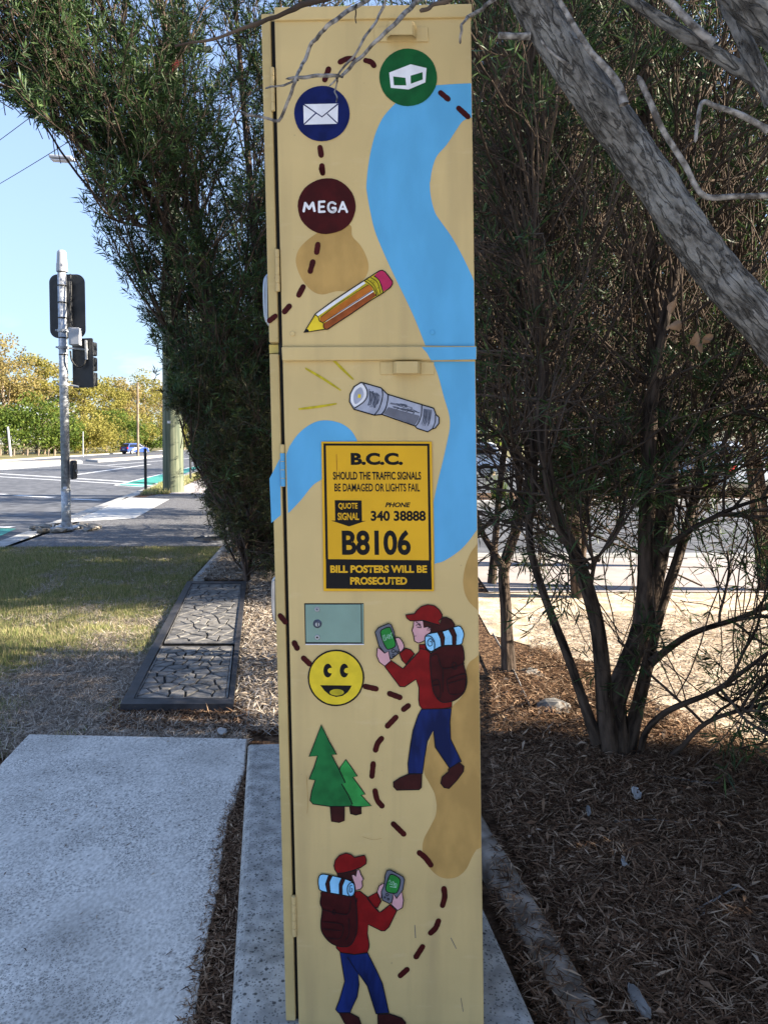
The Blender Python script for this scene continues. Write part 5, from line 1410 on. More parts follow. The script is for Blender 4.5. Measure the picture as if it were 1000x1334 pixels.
stemsA = [
    (chain([(352, 746), (345, 690), (334, 620), (314, 535), (282, 435), (240, 335), (192, 250), (146, 170), (110, 90), (80, 10)], YA, YA - 1.6), 0.075, 0.018),
    (chain([(353, 746), (350, 640), (344, 520), (336, 400), (328, 260), (316, 120), (305, -20), (298, -160)], YA + 0.15, YA - 0.4), 0.055, 0.015),
    (chain([(345, 690), (322, 600), (296, 490), (270, 370), (250, 240), (226, 100), (206, -40), (196, -180)], YA, YA - 1.0), 0.05, 0.014),
    (chain([(336, 625), (300, 540), (262, 478), (228, 440), (206, 410)], YA, YA - 0.8), 0.024, 0.007),
    (chain([(345, 700), (318, 655), (290, 620), (262, 596), (250, 590)], YA, YA - 0.7), 0.020, 0.006),
    (chain([(240, 335), (200, 300), (160, 290), (120, 275)], YA - 1.0, YA - 1.6), 0.02, 0.006),
    (chain([(192, 250), (150, 215), (100, 180), (50, 140), (0, 90)], YA - 1.2, YA - 2.0), 0.02, 0.006),
    (chain([(282, 435), (262, 330), (225, 210), (180, 100), (130, 0), (90, -90)], YA - 0.6, YA - 1.6), 0.026, 0.008),
    (chain([(336, 400), (352, 280), (370, 150), (390, 10), (400, -120)], YA, YA - 0.2), 0.025, 0.008)]
rootA, twA = bush('bottlebrush_tree', 'large dark bottlebrush tree leaning left over the footpath behind the cabinet', 'tree', (bA.x, bA.y, 0), stemsA,
     dict(n1=330, L1=(0.7, 1.7), n2=1900, L2=(0.35, 0.85), n3=7400, L3=(0.16, 0.38), t1=0.22, out=0.25, up1=0.45, up2=0.35, thick=0.9),
     (17, (0.06, 0.11), (0.008, 0.014)), ('bark_brown', 'twig', 'leaf_a'), keep_left, 101, 'roadside bottlebrush trees')
# red flower brushes at a few twig ends
rr = random.Random(8)
fl = [(52, 38), (228, 88), (86, 206), (95, 210)]
px, py, _ = proj(twA[:, -1])
for x, y in fl:
    i = int(np.argmin((px - x) ** 2 + (py - y) ** 2))
    p0, p1 = Vector(twA[i, -2]), Vector(twA[i, -1])
    bm = bmesh.new()
    d = (p1 - p0).normalized()
    for k in range(70):
        c = p1 + d * (rr.random() * 0.07 - 0.02)
        v = Vector((rr.gauss(0, 1), rr.gauss(0, 1), rr.gauss(0, 1))).normalized() * 0.028
        s = v.cross(d).normalized() * 0.0016
        bm.faces.new([bm.verts.new(c - s), bm.verts.new(c + s), bm.verts.new(c + v + s), bm.verts.new(c + v - s)])
    o = bm_obj('red_flower', bm, M['bottlebrush'], rootA)
    o.location = -rootA.location

# ---- lower hedge further along the path
def mk_generic(base, h, lean, nst, rng, r0=0.04):
    st = []
    for i in range(nst):
        a = rng.uniform(0, 2 * math.pi); sp_ = rng.uniform(0.3, 0.75) * h * 0.45
        tx, ty = lean[0] + sp_ * math.cos(a), lean[1] + sp_ * math.sin(a)
        hh = h * rng.uniform(0.75, 1.0)
        st.append(([Vector((base[0], base[1], -0.03)), Vector((base[0] + tx * 0.12, base[1] + ty * 0.12, hh * 0.22)), Vector((base[0] + tx * 0.38 + rng.normal() * 0.08, base[1] + ty * 0.38 + rng.normal() * 0.08, hh * 0.5)), Vector((base[0] + tx * 0.7 + rng.normal() * 0.1, base[1] + ty * 0.7 + rng.normal() * 0.1, hh * 0.77)), Vector((base[0] + tx, base[1] + ty, hh))], r0 * rng.uniform(0.7, 1.1), 0.008))
    return st
g_rng = np.random.default_rng(77)
for k, (x, Y, h, lab) in enumerate(((338, 10.2, 4.6, 'olive bottlebrush hugging the footpath behind the leaning tree'), (318, 13.6, 4.4, 'bottlebrush bush farther up the path touching the timber pole'), (306, 18.5, 4.2, 'farthest bottlebrush bush of the row along the path'))):
    b = at(x, 600, Y)
    bush('bottlebrush_bush', lab, 'bush', (b.x, b.y, 0), mk_generic((b.x, b.y), h, (-0.2, 0), 6, g_rng, 0.035),
         dict(n1=150, L1=(0.6, 1.3), n2=900, L2=(0.3, 0.7), n3=3800, L3=(0.14, 0.3), t1=0.03, out=0.7, up1=0.15, up2=0.1, thick=1.0),
         (12, (0.06, 0.10), (0.010, 0.016)), ('bark_brown', 'twig', 'leaf_b' if k != 1 else 'leaf_a'), keep_left, 201 + k, 'roadside bottlebrush trees')
for q, (x, Y, h, lab) in enumerate(((306, 8.7, 2.1, 'low twiggy shrub beside the manhole cover'), (292, 11.2, 2.2, 'low shrub crowding the path beyond the manhole cover'))):
    b = at(x, 690, Y)
    bush('low_bottlebrush', lab, 'shrub', (b.x, b.y, 0), mk_generic((b.x, b.y), h, (-0.1, 0.1), 7, g_rng, 0.018),
         dict(n1=100, L1=(0.4, 0.9), n2=650, L2=(0.2, 0.5), n3=2600, L3=(0.10, 0.24), t1=0.03, out=0.6, up1=0.1, up2=0.1, thick=0.9),
         (9, (0.05, 0.09), (0.008, 0.013)), ('bark_brown', 'twig', 'leaf_b'), keep_left, 260 + q, 'roadside bottlebrush trees')
b = at(322, 690, 6.9)
bush('low_bottlebrush', 'low twiggy olive shrub at the foot of the leaning tree', 'shrub', (b.x, b.y, 0), mk_generic((b.x, b.y), 1.7, (-0.15, 0.1), 7, g_rng, 0.018),
     dict(n1=90, L1=(0.4, 0.8), n2=600, L2=(0.2, 0.5), n3=2600, L3=(0.10, 0.24), t1=0.05, out=0.6, up1=0.1, up2=0.1, thick=0.8),
     (12, (0.05, 0.09), (0.007, 0.012)), ('bark_brown', 'twig', 'leaf_b'), keep_left, 250, 'roadside bottlebrush trees')

# ---- right: multi-stemmed bottlebrush near the camera
def keep_right(P):
    px, py, zc = proj(P)
    return (px > 470) & (P[:, 1] > 1.95) & (P[:, 2] > 0.12)
YBt = gp(802, 992).y
bB = gp(804, 992)
def cB(pts, dY=0.0): return chain(pts, YBt, YBt + dY)
stemsB = [
    (cB([(806, 996), (800, 950), (800, 915), (812, 880), (832, 830), (848, 770), (860, 710), (868, 650), (872, 590), (862, 530), (853, 450), (850, 300), (842, 150), (832, 0), (825, -150)], 0.35), 0.050, 0.014),
    (cB([(838, 815), (840, 770), (840, 690), (845, 610), (848, 530), (862, 430), (885, 330), (900, 200), (915, 60)], 0.2), 0.036, 0.010),
    (cB([(796, 985), (788, 930), (782, 850), (774, 800), (750, 724), (725, 674), (712, 610), (704, 550), (708, 490), (704, 440), (698, 340), (690, 200), (690, 40)], -0.1), 0.036, 0.011),
    (cB([(778, 968), (760, 916), (738, 852), (714, 792), (694, 730), (688, 690), (695, 630), (692, 540), (680, 430), (664, 300), (650, 180)], 0.25), 0.022, 0.008),
    (cB([(814, 985), (828, 930), (842, 870), (858, 800), (884, 720), (906, 640), (925, 540), (950, 420), (965, 300)], 0.5), 0.030, 0.008),
    (cB([(832, 998), (840, 955), (870, 926), (930, 900), (976, 868), (1040, 820)], -0.2), 0.016, 0.006),
    (cB([(838, 1004), (880, 980), (922, 940), (1000, 916), (1070, 900)], -0.25), 0.013, 0.005),
    (cB([(846, 864), (900, 826), (976, 800), (1050, 760)], 0.1), 0.016, 0.006),
    (cB([(860, 720), (900, 690), (960, 660), (1030, 640)], 0.0), 0.014, 0.006),
    (cB([(712, 640), (764, 636), (803, 628), (835, 613), (870, 570)], 0.3), 0.012, 0.006),
    (cB([(768, 770), (774, 735), (786, 716)], -0.1), 0.010, 0.006),
    (cB([(870, 600), (905, 560), (950, 540), (1010, 520)], 0.1), 0.012, 0.006)]
bush('bottlebrush_tree', 'multi-stemmed dark bottlebrush tree rising from the mulch right of the cabinet', 'tree', (bB.x, bB.y, 0), stemsB,
     dict(n1=200, L1=(0.35, 0.9), n2=1000, L2=(0.18, 0.45), n3=4200, L3=(0.08, 0.2), t1=0.34, out=0.3, up1=0.12, up2=0.05, r1=0.9, thick=0.5, main=[0, 1, 2, 3, 4], leafz=(2.0, 3.2), leafmin=0.14, bare=900, extra=[([5, 6, 7, 8, 11], 60, 280, 1150), ([9, 10, 2, 3, 4], 50, 260, 520)]),
     (9, (0.05, 0.085), (0.005, 0.008)), ('bark_dark', 'twig', 'leaf_a'), keep_right, 301, 'roadside bottlebrush trees')
YC = gp(662, 884).y
bC = gp(662, 884)
stemsC = [
    (chain([(663, 888), (660, 840), (658, 790), (656, 738), (672, 690), (688, 630), (700, 570), (712, 480), (730, 350), (742, 200), (750, 40)], YC, YC + 0.4), 0.036, 0.01),
    (chain([(657, 745), (637, 710), (622, 680), (606, 600), (600, 480), (610, 330)], YC, YC + 0.2), 0.02, 0.007),
    (chain([(620, 697), (658, 662), (697, 643), (740, 628)], YC - 0.3, YC), 0.012, 0.005),
    (chain([(640, 760), (650, 640), (662, 520), (650, 400), (660, 250), (680, 80)], YC + 0.2, YC + 0.5), 0.022, 0.008)]
bush('bottlebrush_tree', 'slender bottlebrush tree close behind the right edge of the cabinet', 'tree', (bC.x, bC.y, 0), stemsC,
     dict(n1=170, L1=(0.5, 1.3), n2=900, L2=(0.3, 0.7), n3=3600, L3=(0.14, 0.32), t1=0.36, out=0.3, up1=0.45, up2=0.3, thick=0.6, leafz=(2.0, 3.4), leafmin=0.2, bare=1100, extra=[([0, 1, 2, 3], 60, 330, 650)]),
     (10, (0.055, 0.095), (0.006, 0.010)), ('bark_dark', 'twig', 'leaf_c'), keep_right, 302, 'roadside bottlebrush trees')
specR = [((1.7, 6.3), 5.6, (0.1, 0.2), 'dense bottlebrush tree straight behind the slender one', 'leaf_c'),
         ((3.5, 6.6), 5.6, (0.2, 0.0), 'dense bottlebrush tree at the right edge of the picture', 'leaf_c'),
         ((0.6, 7.8), 5.8, (0.2, 0.0), 'dark bottlebrush tree showing just right of the cabinet top', 'leaf_c'),
         ((2.9, 7.9), 5.8, (0.0, 0.0), 'farther bottlebrush tree between the right trees', 'leaf_b'),
         ]
def keep_rback(P):
    px, py, zc = proj(P)
    return (px > 470) & (P[:, 1] > 3.6) & (py < 668 - 40 * np.sin(px * 0.021)) & (P[:, 2] > 1.25)
for k, (b, h, lean, lab, lf) in enumerate(specR):
    bush('bottlebrush_tree', lab, 'tree', (b[0], b[1], 0), mk_generic(b, h, lean, 7, g_rng, 0.04),
         dict(n1=200, L1=(0.7, 1.6), n2=1000, L2=(0.4, 0.9), n3=3500, L3=(0.18, 0.4), t1=0.22, out=0.45, up1=0.4, up2=0.3, thick=0.9, leafz=(1.7, 3.1), leafmin=0.28, bare=450),
         (10, (0.06, 0.10), (0.008, 0.013)), ('bark_dark', 'twig', lf), keep_rback, 401 + k, 'roadside bottlebrush trees')

# ---- leaning grey tree close to the camera, its crown out over the camera's right shoulder
lt_base = Vector((2.15, 1.62, 0))
lt = empty('leaning_tree', lt_base); tag(lt, 'pale grey cracked trunk slanting across the top right corner, with bare dead twigs', 'tree')
lb = np.array(lt_base)
YN = 1.38
limb = [Vector((2.2, 1.65, -0.05)), Vector((1.75, 1.58, 0.5)), Vector((1.25, 1.48, 1.05)), at(1000, 430, YN), at(932, 352, YN), at(876, 272, YN), at(824, 196, YN), at(772, 124, YN - 0.02), at(732, 66, YN - 0.03), at(690, -4, YN - 0.05), at(640, -90, YN - 0.1), at(560, -220, YN - 0.2)]
V, f = stem_tube(limb, 0.050, 0.034, 48, 420, 0.17, 5)
np_obj('trunk', V - lb, f, M['bark_grey'], lt, True)
def near_br(pts, r0, r1, m='twig_pale', name='branch', sides=10, rough=0.18):
    V, f = stem_tube(pts, r0, r1, sides, 60, rough, int(abs(pts[0][0]) * 900))
    return np_obj(name, V - lb, f, M[m], lt, True)
def nb(px, Y, r0, r1, **k): return near_br([at(x, y, Y) for x, y in px], r0, r1, **k)
nb([(1010, 130), (985, 92), (968, 50), (945, 0), (925, -50)], 1.05, 0.013, 0.010, m='bark_grey', sides=16)
nb([(1010, 118), (960, 88), (915, 60), (870, 32), (820, -2), (780, -40)], 1.15, 0.0125, 0.007, m='bark_grey', sides=14)
nb([(930, 57), (905, 36), (872, 2), (850, -20)], 1.13, 0.006, 0.005)
nb([(1040, 60), (1000, 20), (960, -18), (930, -60)], 0.95, 0.028, 0.024, m='bark_grey', sides=18)
nb([(1010, 254), (955, 256), (915, 254), (890, 212), (862, 168), (846, 132), (830, 98)], 1.2, 0.0045, 0.005)
nb([(812, 136), (806, 112), (790, 90), (768, 66), (745, 30), (724, -6)], 1.28, 0.0065, 0.004)
nb([(690, 47), (670, 47.5), (648, 46)], 1.34, 0.006, 0.0055)
nb([(1000, 170), (965, 150), (930, 138), (914, 134), (908, 160), (905, 186)], 1.3, 0.006, 0.003)
nb([(740, 85), (715, 66), (704, 52)], 1.32, 0.003, 0.002)
YT = 1.22
z1p = lambda pts: z1(pts)
twigs = [([(500, -20), (480, 0), (400, 45), (320, 100), (280, 140), (235, 200), (205, 270), (180, 330), (160, 390), (105, 510), (0, 485), (-60, 470)], 0.0036, 0.0022, 'twig_pale'),
         ([(570, -30), (555, 0), (515, 90), (450, 190), (390, 270), (315, 365)], 0.0030, 0.0014, 'twig_pale'),
         ([(720, -25), (690, 0), (640, 50), (560, 130), (480, 210), (400, 295), (370, 320), (260, 318), (135, 332)], 0.0042, 0.0024, 'twig_pale'),
         ([(352, 328), (346, 370), (348, 430)], 0.0018, 0.0010, 'twig_pale'), ([(185, 334), (120, 360), (50, 372)], 0.0022, 0.0012, 'twig_pale'),
         ([(-330, 195), (-150, 160), (0, 105), (100, 70), (200, 20), (330, -10)], 0.0016, 0.0052, 'twig'),
         ([(1010, -8), (960, 40), (900, 70), (872, 105), (868, 185)], 0.0036, 0.002, 'twig_pale'), ([(865, -12), (790, 12), (700, 45)], 0.0040, 0.003, 'twig'),
         ([(432, 20), (430, 60), (432, 98)], 0.0012, 0.0008, 'twig')]
for pts, r0, r1, m in twigs:
    rk = random.Random(int(r0 * 1e6) + len(pts))
    fine = []
    for (xa, ya), (xb, yb) in zip(pts, pts[1:]):
        for k in range(3):
            t = k / 3; jt = 5 if k else 0
            fine.append((xa + (xb - xa) * t + rk.uniform(-jt, jt), ya + (yb - ya) * t + rk.uniform(-jt, jt)))
    fine.append(pts[-1])
    near_br([at(x, y, YT + 0.03 * math.sin(i * 0.5)) for i, (x, y) in enumerate(z1p(fine))], r0, r1, m, 'dead_twig', 8, 0.55)
# curled dead leaves caught under the trunk
for (x, y, s, ph) in ((876, 400, 0.016, 0.3), (878, 424, 0.020, 1.4), (910, 446, 0.026, 2.2), (903, 441, 0.018, 3.3), (921, 440, 0.014, 4.4)):
    c = at(x, y, 1.42)
    R = Matrix.Rotation(ph, 3, 'Y') @ Matrix.Rotation(ph * 0.7, 3, 'X')
    bm = bmesh.new()
    grid = []
    for v in np.linspace(0, 1, 9):
        wv_ = math.sin(math.pi * min(0.97, v * 0.95 + 0.03)) ** 0.8
        row = []
        for u in np.linspace(-1, 1, 6):
            q = Vector((u * s * 0.5 * wv_, 0.45 * s * abs(u) ** 1.5 * wv_ + 0.25 * s * math.sin(v * 4), (v - 0.5) * s * 1.7))
            row.append(bm.verts.new(c + R @ q))
        grid.append(row)
    for r0, r1 in zip(grid, grid[1:]):
        for k in range(5): bm.faces.new((r0[k], r0[k + 1], r1[k + 1], r1[k]))
    o = bm_obj('dead_leaf', bm, M['leaf_dry'], lt, True); o.location = -lt.location
# its crown: out of frame, right of and behind the camera, shading the cabinet
def keep_off(P):
    px, py, zc = proj(P)
    vis = (zc > 0.1) & (px > -40) & (px < 1040) & (py > -60) & (py < 1390)
    return (~vis) & (P[:, 2] > 0.35) & (P[:, 1] < 2.85) & (np.linalg.norm(P - np.array([0, 0, 1.35]), axis=1) > 0.9)
rngL = np.random.default_rng(55)
crown_st = []
for e in ((3.6, 0.6, 4.4), (4.4, 1.4, 4.2), (3.4, 2.2, 4.4), (4.8, 2.4, 3.6), (2.6, 0.2, 4.6), (5.2, 0.8, 3.6), (4.2, 0.9, 2.4), (4.6, 1.8, 2.6), (3.6, 2.6, 2.6), (5.4, 2.8, 2.6), (1.6, -0.4, 4.6), (3.4, 1.2, 1.5), (4.0, 2.0, 1.4), (4.8, 1.2, 1.7), (5.4, 2.0, 1.8), (3.0, 2.2, 1.2), (6.0, 1.4, 2.6), (6.2, 2.4, 2.4)):
    e = Vector(e); s0 = Vector((1.95, 1.6, 0.28)); 
    hb = min(1.0, max(0.1, (e.z - 1.0) / 2))
    crown_st.append(([s0, s0.lerp(e, 0.25) + Vector((0.25, 0, 0.5 * hb)), s0.lerp(e, 0.6) + Vector((0.1, 0, 0.45 * hb)), e], 0.03, 0.009))
Sx = np.stack([resample(p, 24) for p, _, _ in crown_st])
for p, r0, r1 in crown_st:
    V, f = stem_tube(p, r0, r1, 10, 30, 0.15, 3); np_obj('limb', V - lb, f, M['bark_grey'], lt, True)
l1, _ = spawn(Sx, 340, 0.28, 1, (0.8, 1.7), 0.4, 0.2, 0.3, 0.8, 8, 0.02, 0.1, rngL, Sx.mean(axis=(0, 1)))
l2, _ = spawn(l1, 1900, 0.2, 1, (0.4, 0.9), 0.6, 0.1, 0.2, 0.8, 6, 0.0, 0.12, rngL, Sx.mean(axis=(0, 1)))
l3, _ = spawn(l2, 8500, 0.15, 1, (0.18, 0.4), 0.7, 0.0, 0.1, 0.9, 4, 0.0, 0.15, rngL, Sx.mean(axis=(0, 1)))
l1 = l1[keep_off(l1[:, -1]) & keep_off(l1[:, 4])]; l2 = l2[keep_off(l2[:, -1]) & keep_off(l2[:, 2])]; l3 = l3[keep_off(l3[:, -1]) & keep_off(l3[:, 0])]
V, f = merge([tubes(l1, np.full(len(l1), 0.012), np.full(len(l1), 0.005), 5), tubes(l2, np.full(len(l2), 0.005), np.full(len(l2), 0.0025), 4), tubes(l3, np.full(len(l3), 0.0028), np.full(len(l3), 0.0012), 3)])
np_obj('branches', V - lb, f, M['twig'], lt, True)
V, f = leaves(l3, 11, (0.08, 0.13), (0.016, 0.026), rngL)
np_obj('crown', V - lb, f, M['leaf_b'], lt)

# ---- distant trees: trunk, limbs and clumped crowns
def far_tree(name, label, cat, base, h, w, mleaf, seed, nclump=34, per=120, leaf=0.34, trunk=True, low=0.25, group='trees across the road', airy=0.16):
    rng = np.random.default_rng(seed)
    root = empty(name, base); tag(root, label, cat, group)
    cl = []
    while len(cl) < nclump:
        p = rng.uniform(-1, 1, 3)
        if np.linalg.norm(p) > 1: continue
        zz = (p[2] * 0.5 + 0.5)
        wr = w / 2 * (0.55 + 0.45 * math.sin(math.pi * min(1, zz + 0.15)))
        cl.append((p[0] * wr, p[1] * wr, h * (low + (1 - low) * zz)))
    cl = np.array(cl)
    if trunk:
        st = np.array([[0, 0, -0.3], [w * 0.02, 0, h * 0.25], [-w * 0.02, 0, h * 0.5], [0, 0, h * 0.75]])
        T = resample([Vector(p) for p in st], 10)[None]
        parts = [tubes(T, np.array([h * 0.018]), np.array([h * 0.006]), 8)]
        lim = []
        for c in cl[:18]:
            t0 = max(0.15, min(0.9, c[2] / h - 0.25)) * 9 / 0.75
            i = int(min(9, t0)); s = T[0, i]
            m = (s + c) / 2 + np.array([0, 0, -0.04 * h])
            lim.append(resample([Vector(s), Vector(m), Vector(c)], 6))
        parts.append(tubes(np.stack(lim), np.full(len(lim), h * 0.006), np.full(len(lim), h * 0.002), 5))
        V, f = merge(parts)
        np_obj('trunk', V, f, M['gumbark'], root, True)
    r = rng.uniform(0.6, 1.25, nclump) * w * airy
    n = nclump * per
    ci = np.repeat(np.arange(nclump), per)
    d = nrm(rng.normal(size=(n, 3))); rad_ = rng.uniform(0.35, 1.0, (n, 1)) ** 0.6
    pos = cl[ci] + d * rad_ * r[ci][:, None] * np.array([1.15, 1.15, 0.75])
    v = nrm(rng.normal(size=(n, 3)) + np.array([0, 0, -0.4])); s = nrm(np.cross(v, rng.normal(size=(n, 3))))
    L = rng.uniform(0.6, 1.25, (n, 1)) * leaf
    V = np.stack([pos - v * L * 0.5, pos + s * L * 0.28, pos + v * L * 0.5, pos - s * L * 0.28], 1).reshape(-1, 3)
    np_obj('crown', V, np.arange(n * 4).reshape(-1, 4), M[mleaf], root)
    return root
def base_px(x, Y): 
    return ((x - PPX) / F * Y, Y, -0.05)
FT = [(8, 98, 16.5, 11, 'gum_tan', 'tall tan gum tree at the far left edge'), (48, 104, 14.5, 9, 'gum_gold', 'golden gum tree behind the signal pole'), (72, 118, 14.0, 9, 'gum_tan', 'thin tan gum tree left of the signal lantern'),
      (112, 120, 12.5, 10, 'gum_gold', 'golden gum tree just right of the signal pole'), (138, 132, 14.0, 10, 'gum_gold', 'golden gum tree below the second lantern'), (160, 140, 15, 10, 'gum_tan', 'tan gum tree left of the far light pole'),
      (190, 150, 16.0, 12, 'gum_gold', 'golden gum tree behind the far light pole'), (215, 160, 15.5, 12, 'gum_tan', 'tan gum tree behind the timber pole'), (240, 168, 15.5, 13, 'gum_gold', 'golden gum tree right of the timber pole'), (268, 185, 16, 14, 'gum_gold', 'golden gum tree farthest along the road'), (-30, 96, 15, 11, 'gum_tan', 'tan gum tree cut by the left picture edge')]
for k, (x, Y, h, w, m, lab) in enumerate(FT):
    far_tree('gum_tree', lab, 'tree', base_px(x, Y), h, w, m, 500 + k, nclump=46, per=110, leaf=0.42, airy=0.13)
FS = [(-8, 90, 6.2, 8, 'shrub_green', 'dark green roadside shrub at the far left edge'), (30, 92, 6.6, 9, 'shrub_green', 'bright green roadside shrub behind the leaning post'), (58, 95, 8.2, 9, 'shrub_green', 'rounded green tree left of the signal pole'), (80, 100, 5.0, 7, 'shrub_green', 'green shrub hidden behind the signal pole'),
      (104, 104, 5.2, 8, 'gum_gold', 'yellow shrub right of the signal pole foot'), (128, 108, 6.0, 9, 'gum_gold', 'yellow shrub left of the distant car'), (150, 115, 6.8, 9, 'shrub_green', 'yellow green shrub above the distant car'), (172, 124, 6.5, 9, 'gum_gold', 'yellow shrub behind the distant car'), (198, 128, 5.2, 6, 'shrub_green', 'small shrub between far light pole and timber pole'), (222, 140, 7, 10, 'gum_gold', 'yellow shrub behind the timber pole'), (250, 145, 6, 10, 'shrub_green', 'green shrub past the timber pole')]
for k, (x, Y, h, w, m, lab) in enumerate(FS):
    far_tree('roadside_shrub', lab, 'shrub', base_px(x, Y), h, w, m, 540 + k, nclump=34, per=120, leaf=0.36, trunk=(k < 4), low=0.08, group='shrubs across the road', airy=0.17)
FR = [(640, 34, 8.5, 8, 'shrub_green', 'sunlit green tree beyond the car park behind the slender tree'), (720, 40, 9.5, 9, 'gum_gold', 'sunlit golden tree beyond the car park, left of centre'), (800, 44, 10, 10, 'shrub_green', 'sunlit tree beyond the car park behind the multi-stemmed tree'), (900, 46, 9, 10, 'gum_gold', 'sunlit golden tree beyond the parked cars'), (1000, 44, 10, 10, 'shrub_green', 'sunlit green tree beyond the parked cars at the right edge'), (560, 40, 10, 10, 'gum_gold', 'golden tree beyond the car park hidden by the cabinet'), (1100, 40, 9, 10, 'shrub_green', 'green tree beyond the car park past the right edge')]
for k, (x, Y, h, w, m, lab) in enumerate(FR):
    far_tree('car_park_tree', lab, 'tree', base_px(x, Y), h, w, m, 580 + k, nclump=40, per=120, leaf=0.26, low=0.12, group='trees beyond the car park', airy=0.15)

# ================================================================== GROUND COVER
def blades(pos, h, w, rng, lean=0.6):
    n = len(pos)
    az = rng.uniform(0, 2 * np.pi, n)
    d = np.stack([np.cos(az), np.sin(az), np.zeros(n)], 1)
    s = np.stack([-np.sin(az + rng.normal(size=n)), np.cos(az), np.zeros(n)], 1)
    L = rng.uniform(*h, n)[:, None]; W = rng.uniform(*w, n)[:, None]
    ln = np.abs(rng.normal(size=(n, 1))) * lean
    tip = pos + (np.array([0, 0, 1.0]) + d * ln) / np.sqrt(1 + ln ** 2) * L
    V = np.stack([pos - s * W, pos + s * W, tip], 1).reshape(-1, 3)
    return V, np.arange(n * 3).reshape(-1, 3)
def chips(pos, L, W, rng, tilt=0.25, lift=0.02):
    n = len(pos); az = rng.uniform(0, 2 * np.pi, n)
    d = np.stack([np.cos(az), np.sin(az), rng.normal(size=n) * tilt], 1)
    s = np.stack([-np.sin(az), np.cos(az), rng.normal(size=n) * 0.3], 1)
    l = rng.uniform(*L, n)[:, None]; w = rng.uniform(*W, n)[:, None]
    p = pos + np.stack([np.zeros(n), np.zeros(n), rng.uniform(0.002, lift, n)], 1)
    mid = p + np.stack([np.zeros(n), np.zeros(n), rng.uniform(-0.2, 0.5, n)], 1) * w * 2
    V = np.stack([p - d * l / 2, mid + s * w / 2, p + d * l / 2, mid - s * w / 2], 1)
    V[:, :, 2] = np.maximum(V[:, :, 2], 0.002 + pos[:, None, 2])
    return V.reshape(-1, 3), np.arange(n * 4).reshape(-1, 4)
def scatter_px(poly, n, rng, z=0.0, power=1.0):
    """points spread over the ground area whose image outline is poly (denser towards the viewer as needed)"""
    G = np.array([[*gp(x, y, z)[:2]] for x, y in poly])
    lo, hi = G.min(0), G.max(0)
    out = []
    tot = 0
    while tot < n:
        p = rng.uniform(lo, hi, (n * 2, 2))
        keep = inside_poly(p[:, 0], p[:, 1], [tuple(g) for g in G])
        if power != 1.0:
            keep &= rng.random(len(p)) < np.clip((lo[1] + 0.4) / np.maximum(p[:, 1], 0.1), 0, 1) ** power
        p = p[keep]; out.append(p); tot += len(p)
    p = np.concatenate(out)[:n]
    return np.c_[p, np.full(n, z)]
rs = np.random.default_rng(900)
def stuff(name, V, f, m, label, cat):
    o = np_obj(name, V, f, M[m]); tag(o, label, cat, kind='stuff'); return o
LAWN = [(-230, 714), (288, 714), (246, 757), (160, 918), (160, 935), (322, 951), (322, 985), (26, 985), (-300, 1040)]
P = scatter_px(LAWN, 330000, rs, 0.003, 1.3)
px, py, _ = proj(P)
nz = np.array([mnoise.noise((p[0] * 1.4, p[1] * 1.4, 0)) * 0.6 + mnoise.noise((p[0] * 4, p[1] * 4, 7)) * 0.5 for p in P])
greenness = 0.82 - np.clip((py - 800) / 150, 0, 1) * 0.95 + nz * 1.0 - np.clip((px - 100) / 200, 0, 1) * np.clip((py - 770) / 90, 0, 1) * 0.8
edge_boost = np.clip((60 - px) / 60, 0, 1) * 0.35
g = greenness + edge_boost > rs.uniform(0, 0.9, len(P))
V, f = blades(P[g], (0.02, 0.055), (0.0016, 0.0032), rs, 0.8); stuff('lawn_grass', V, f, 'grass', 'patchy green lawn grass beside the pit covers', 'grass')
tf = P[g][nz[g] > 0.22][:9000]
V, f = blades(tf, (0.04, 0.075), (0.002, 0.0035), rs, 0.7); stuff('grass_tufts', V, f, 'grass', 'taller rough tufts standing in the lawn', 'grass')
P2 = P[~g][:120000]
V, f = chips(P2, (0.03, 0.09), (0.0022, 0.005), rs, 0.35, 0.028); stuff('dry_thatch', V, f, 'straw_grass', 'dry straw coloured thatch between lawn and slab', 'dry grass')
# mulch under the left hedge
P = scatter_px([(296, 714), (345, 714), (400, 760), (420, 960), (322, 958), (304, 917), (318, 800), (322, 757), (258, 757)], 26000, rs, 0.002)
V, f = chips(P, (0.03, 0.10), (0.004, 0.010), rs, 0.3, 0.04); stuff('hedge_mulch', V, f, 'straw_grass', 'pale dry mulch under the leaning tree', 'mulch')
P = scatter_px([(150, 916), (306, 914), (330, 940), (326, 962), (130, 957)], 6500, rs, 0.003)
V, f = chips(P, (0.03, 0.09), (0.003, 0.008), rs, 0.3, 0.03); stuff('slab_edge_litter', V, f, 'litter', 'brown leaf litter along the back edge of the slab', 'leaf litter')
# litter in the broken gap between slab and plinth
P = scatter_px([(318, 1005), (322, 1000), (312, 1200), (300, 1400), (228, 1400), (248, 1320), (268, 1215), (285, 1150), (281, 1110), (290, 1066)], 5200, rs, 0.02)
V, f = chips(P, (0.015, 0.05), (0.002, 0.005), rs, 0.3, 0.03); stuff('gap_litter', V, f, 'litter', 'dark leaf litter in the broken gap along the slab', 'leaf litter')
P = scatter_px([(318, 1000), (319, 1030), (300, 1080), (292, 1160), (275, 1260), (262, 1340), (228, 1340), (252, 1250), (268, 1180), (276, 1100), (296, 1050)], 650, rs, ZS)
V, f = chips(P, (0.008, 0.035), (0.002, 0.004), rs, 0.1, 0.006); stuff('slab_spill_litter', V, f, 'litter', 'leaf litter spilling onto the right edge of the slab', 'leaf litter')
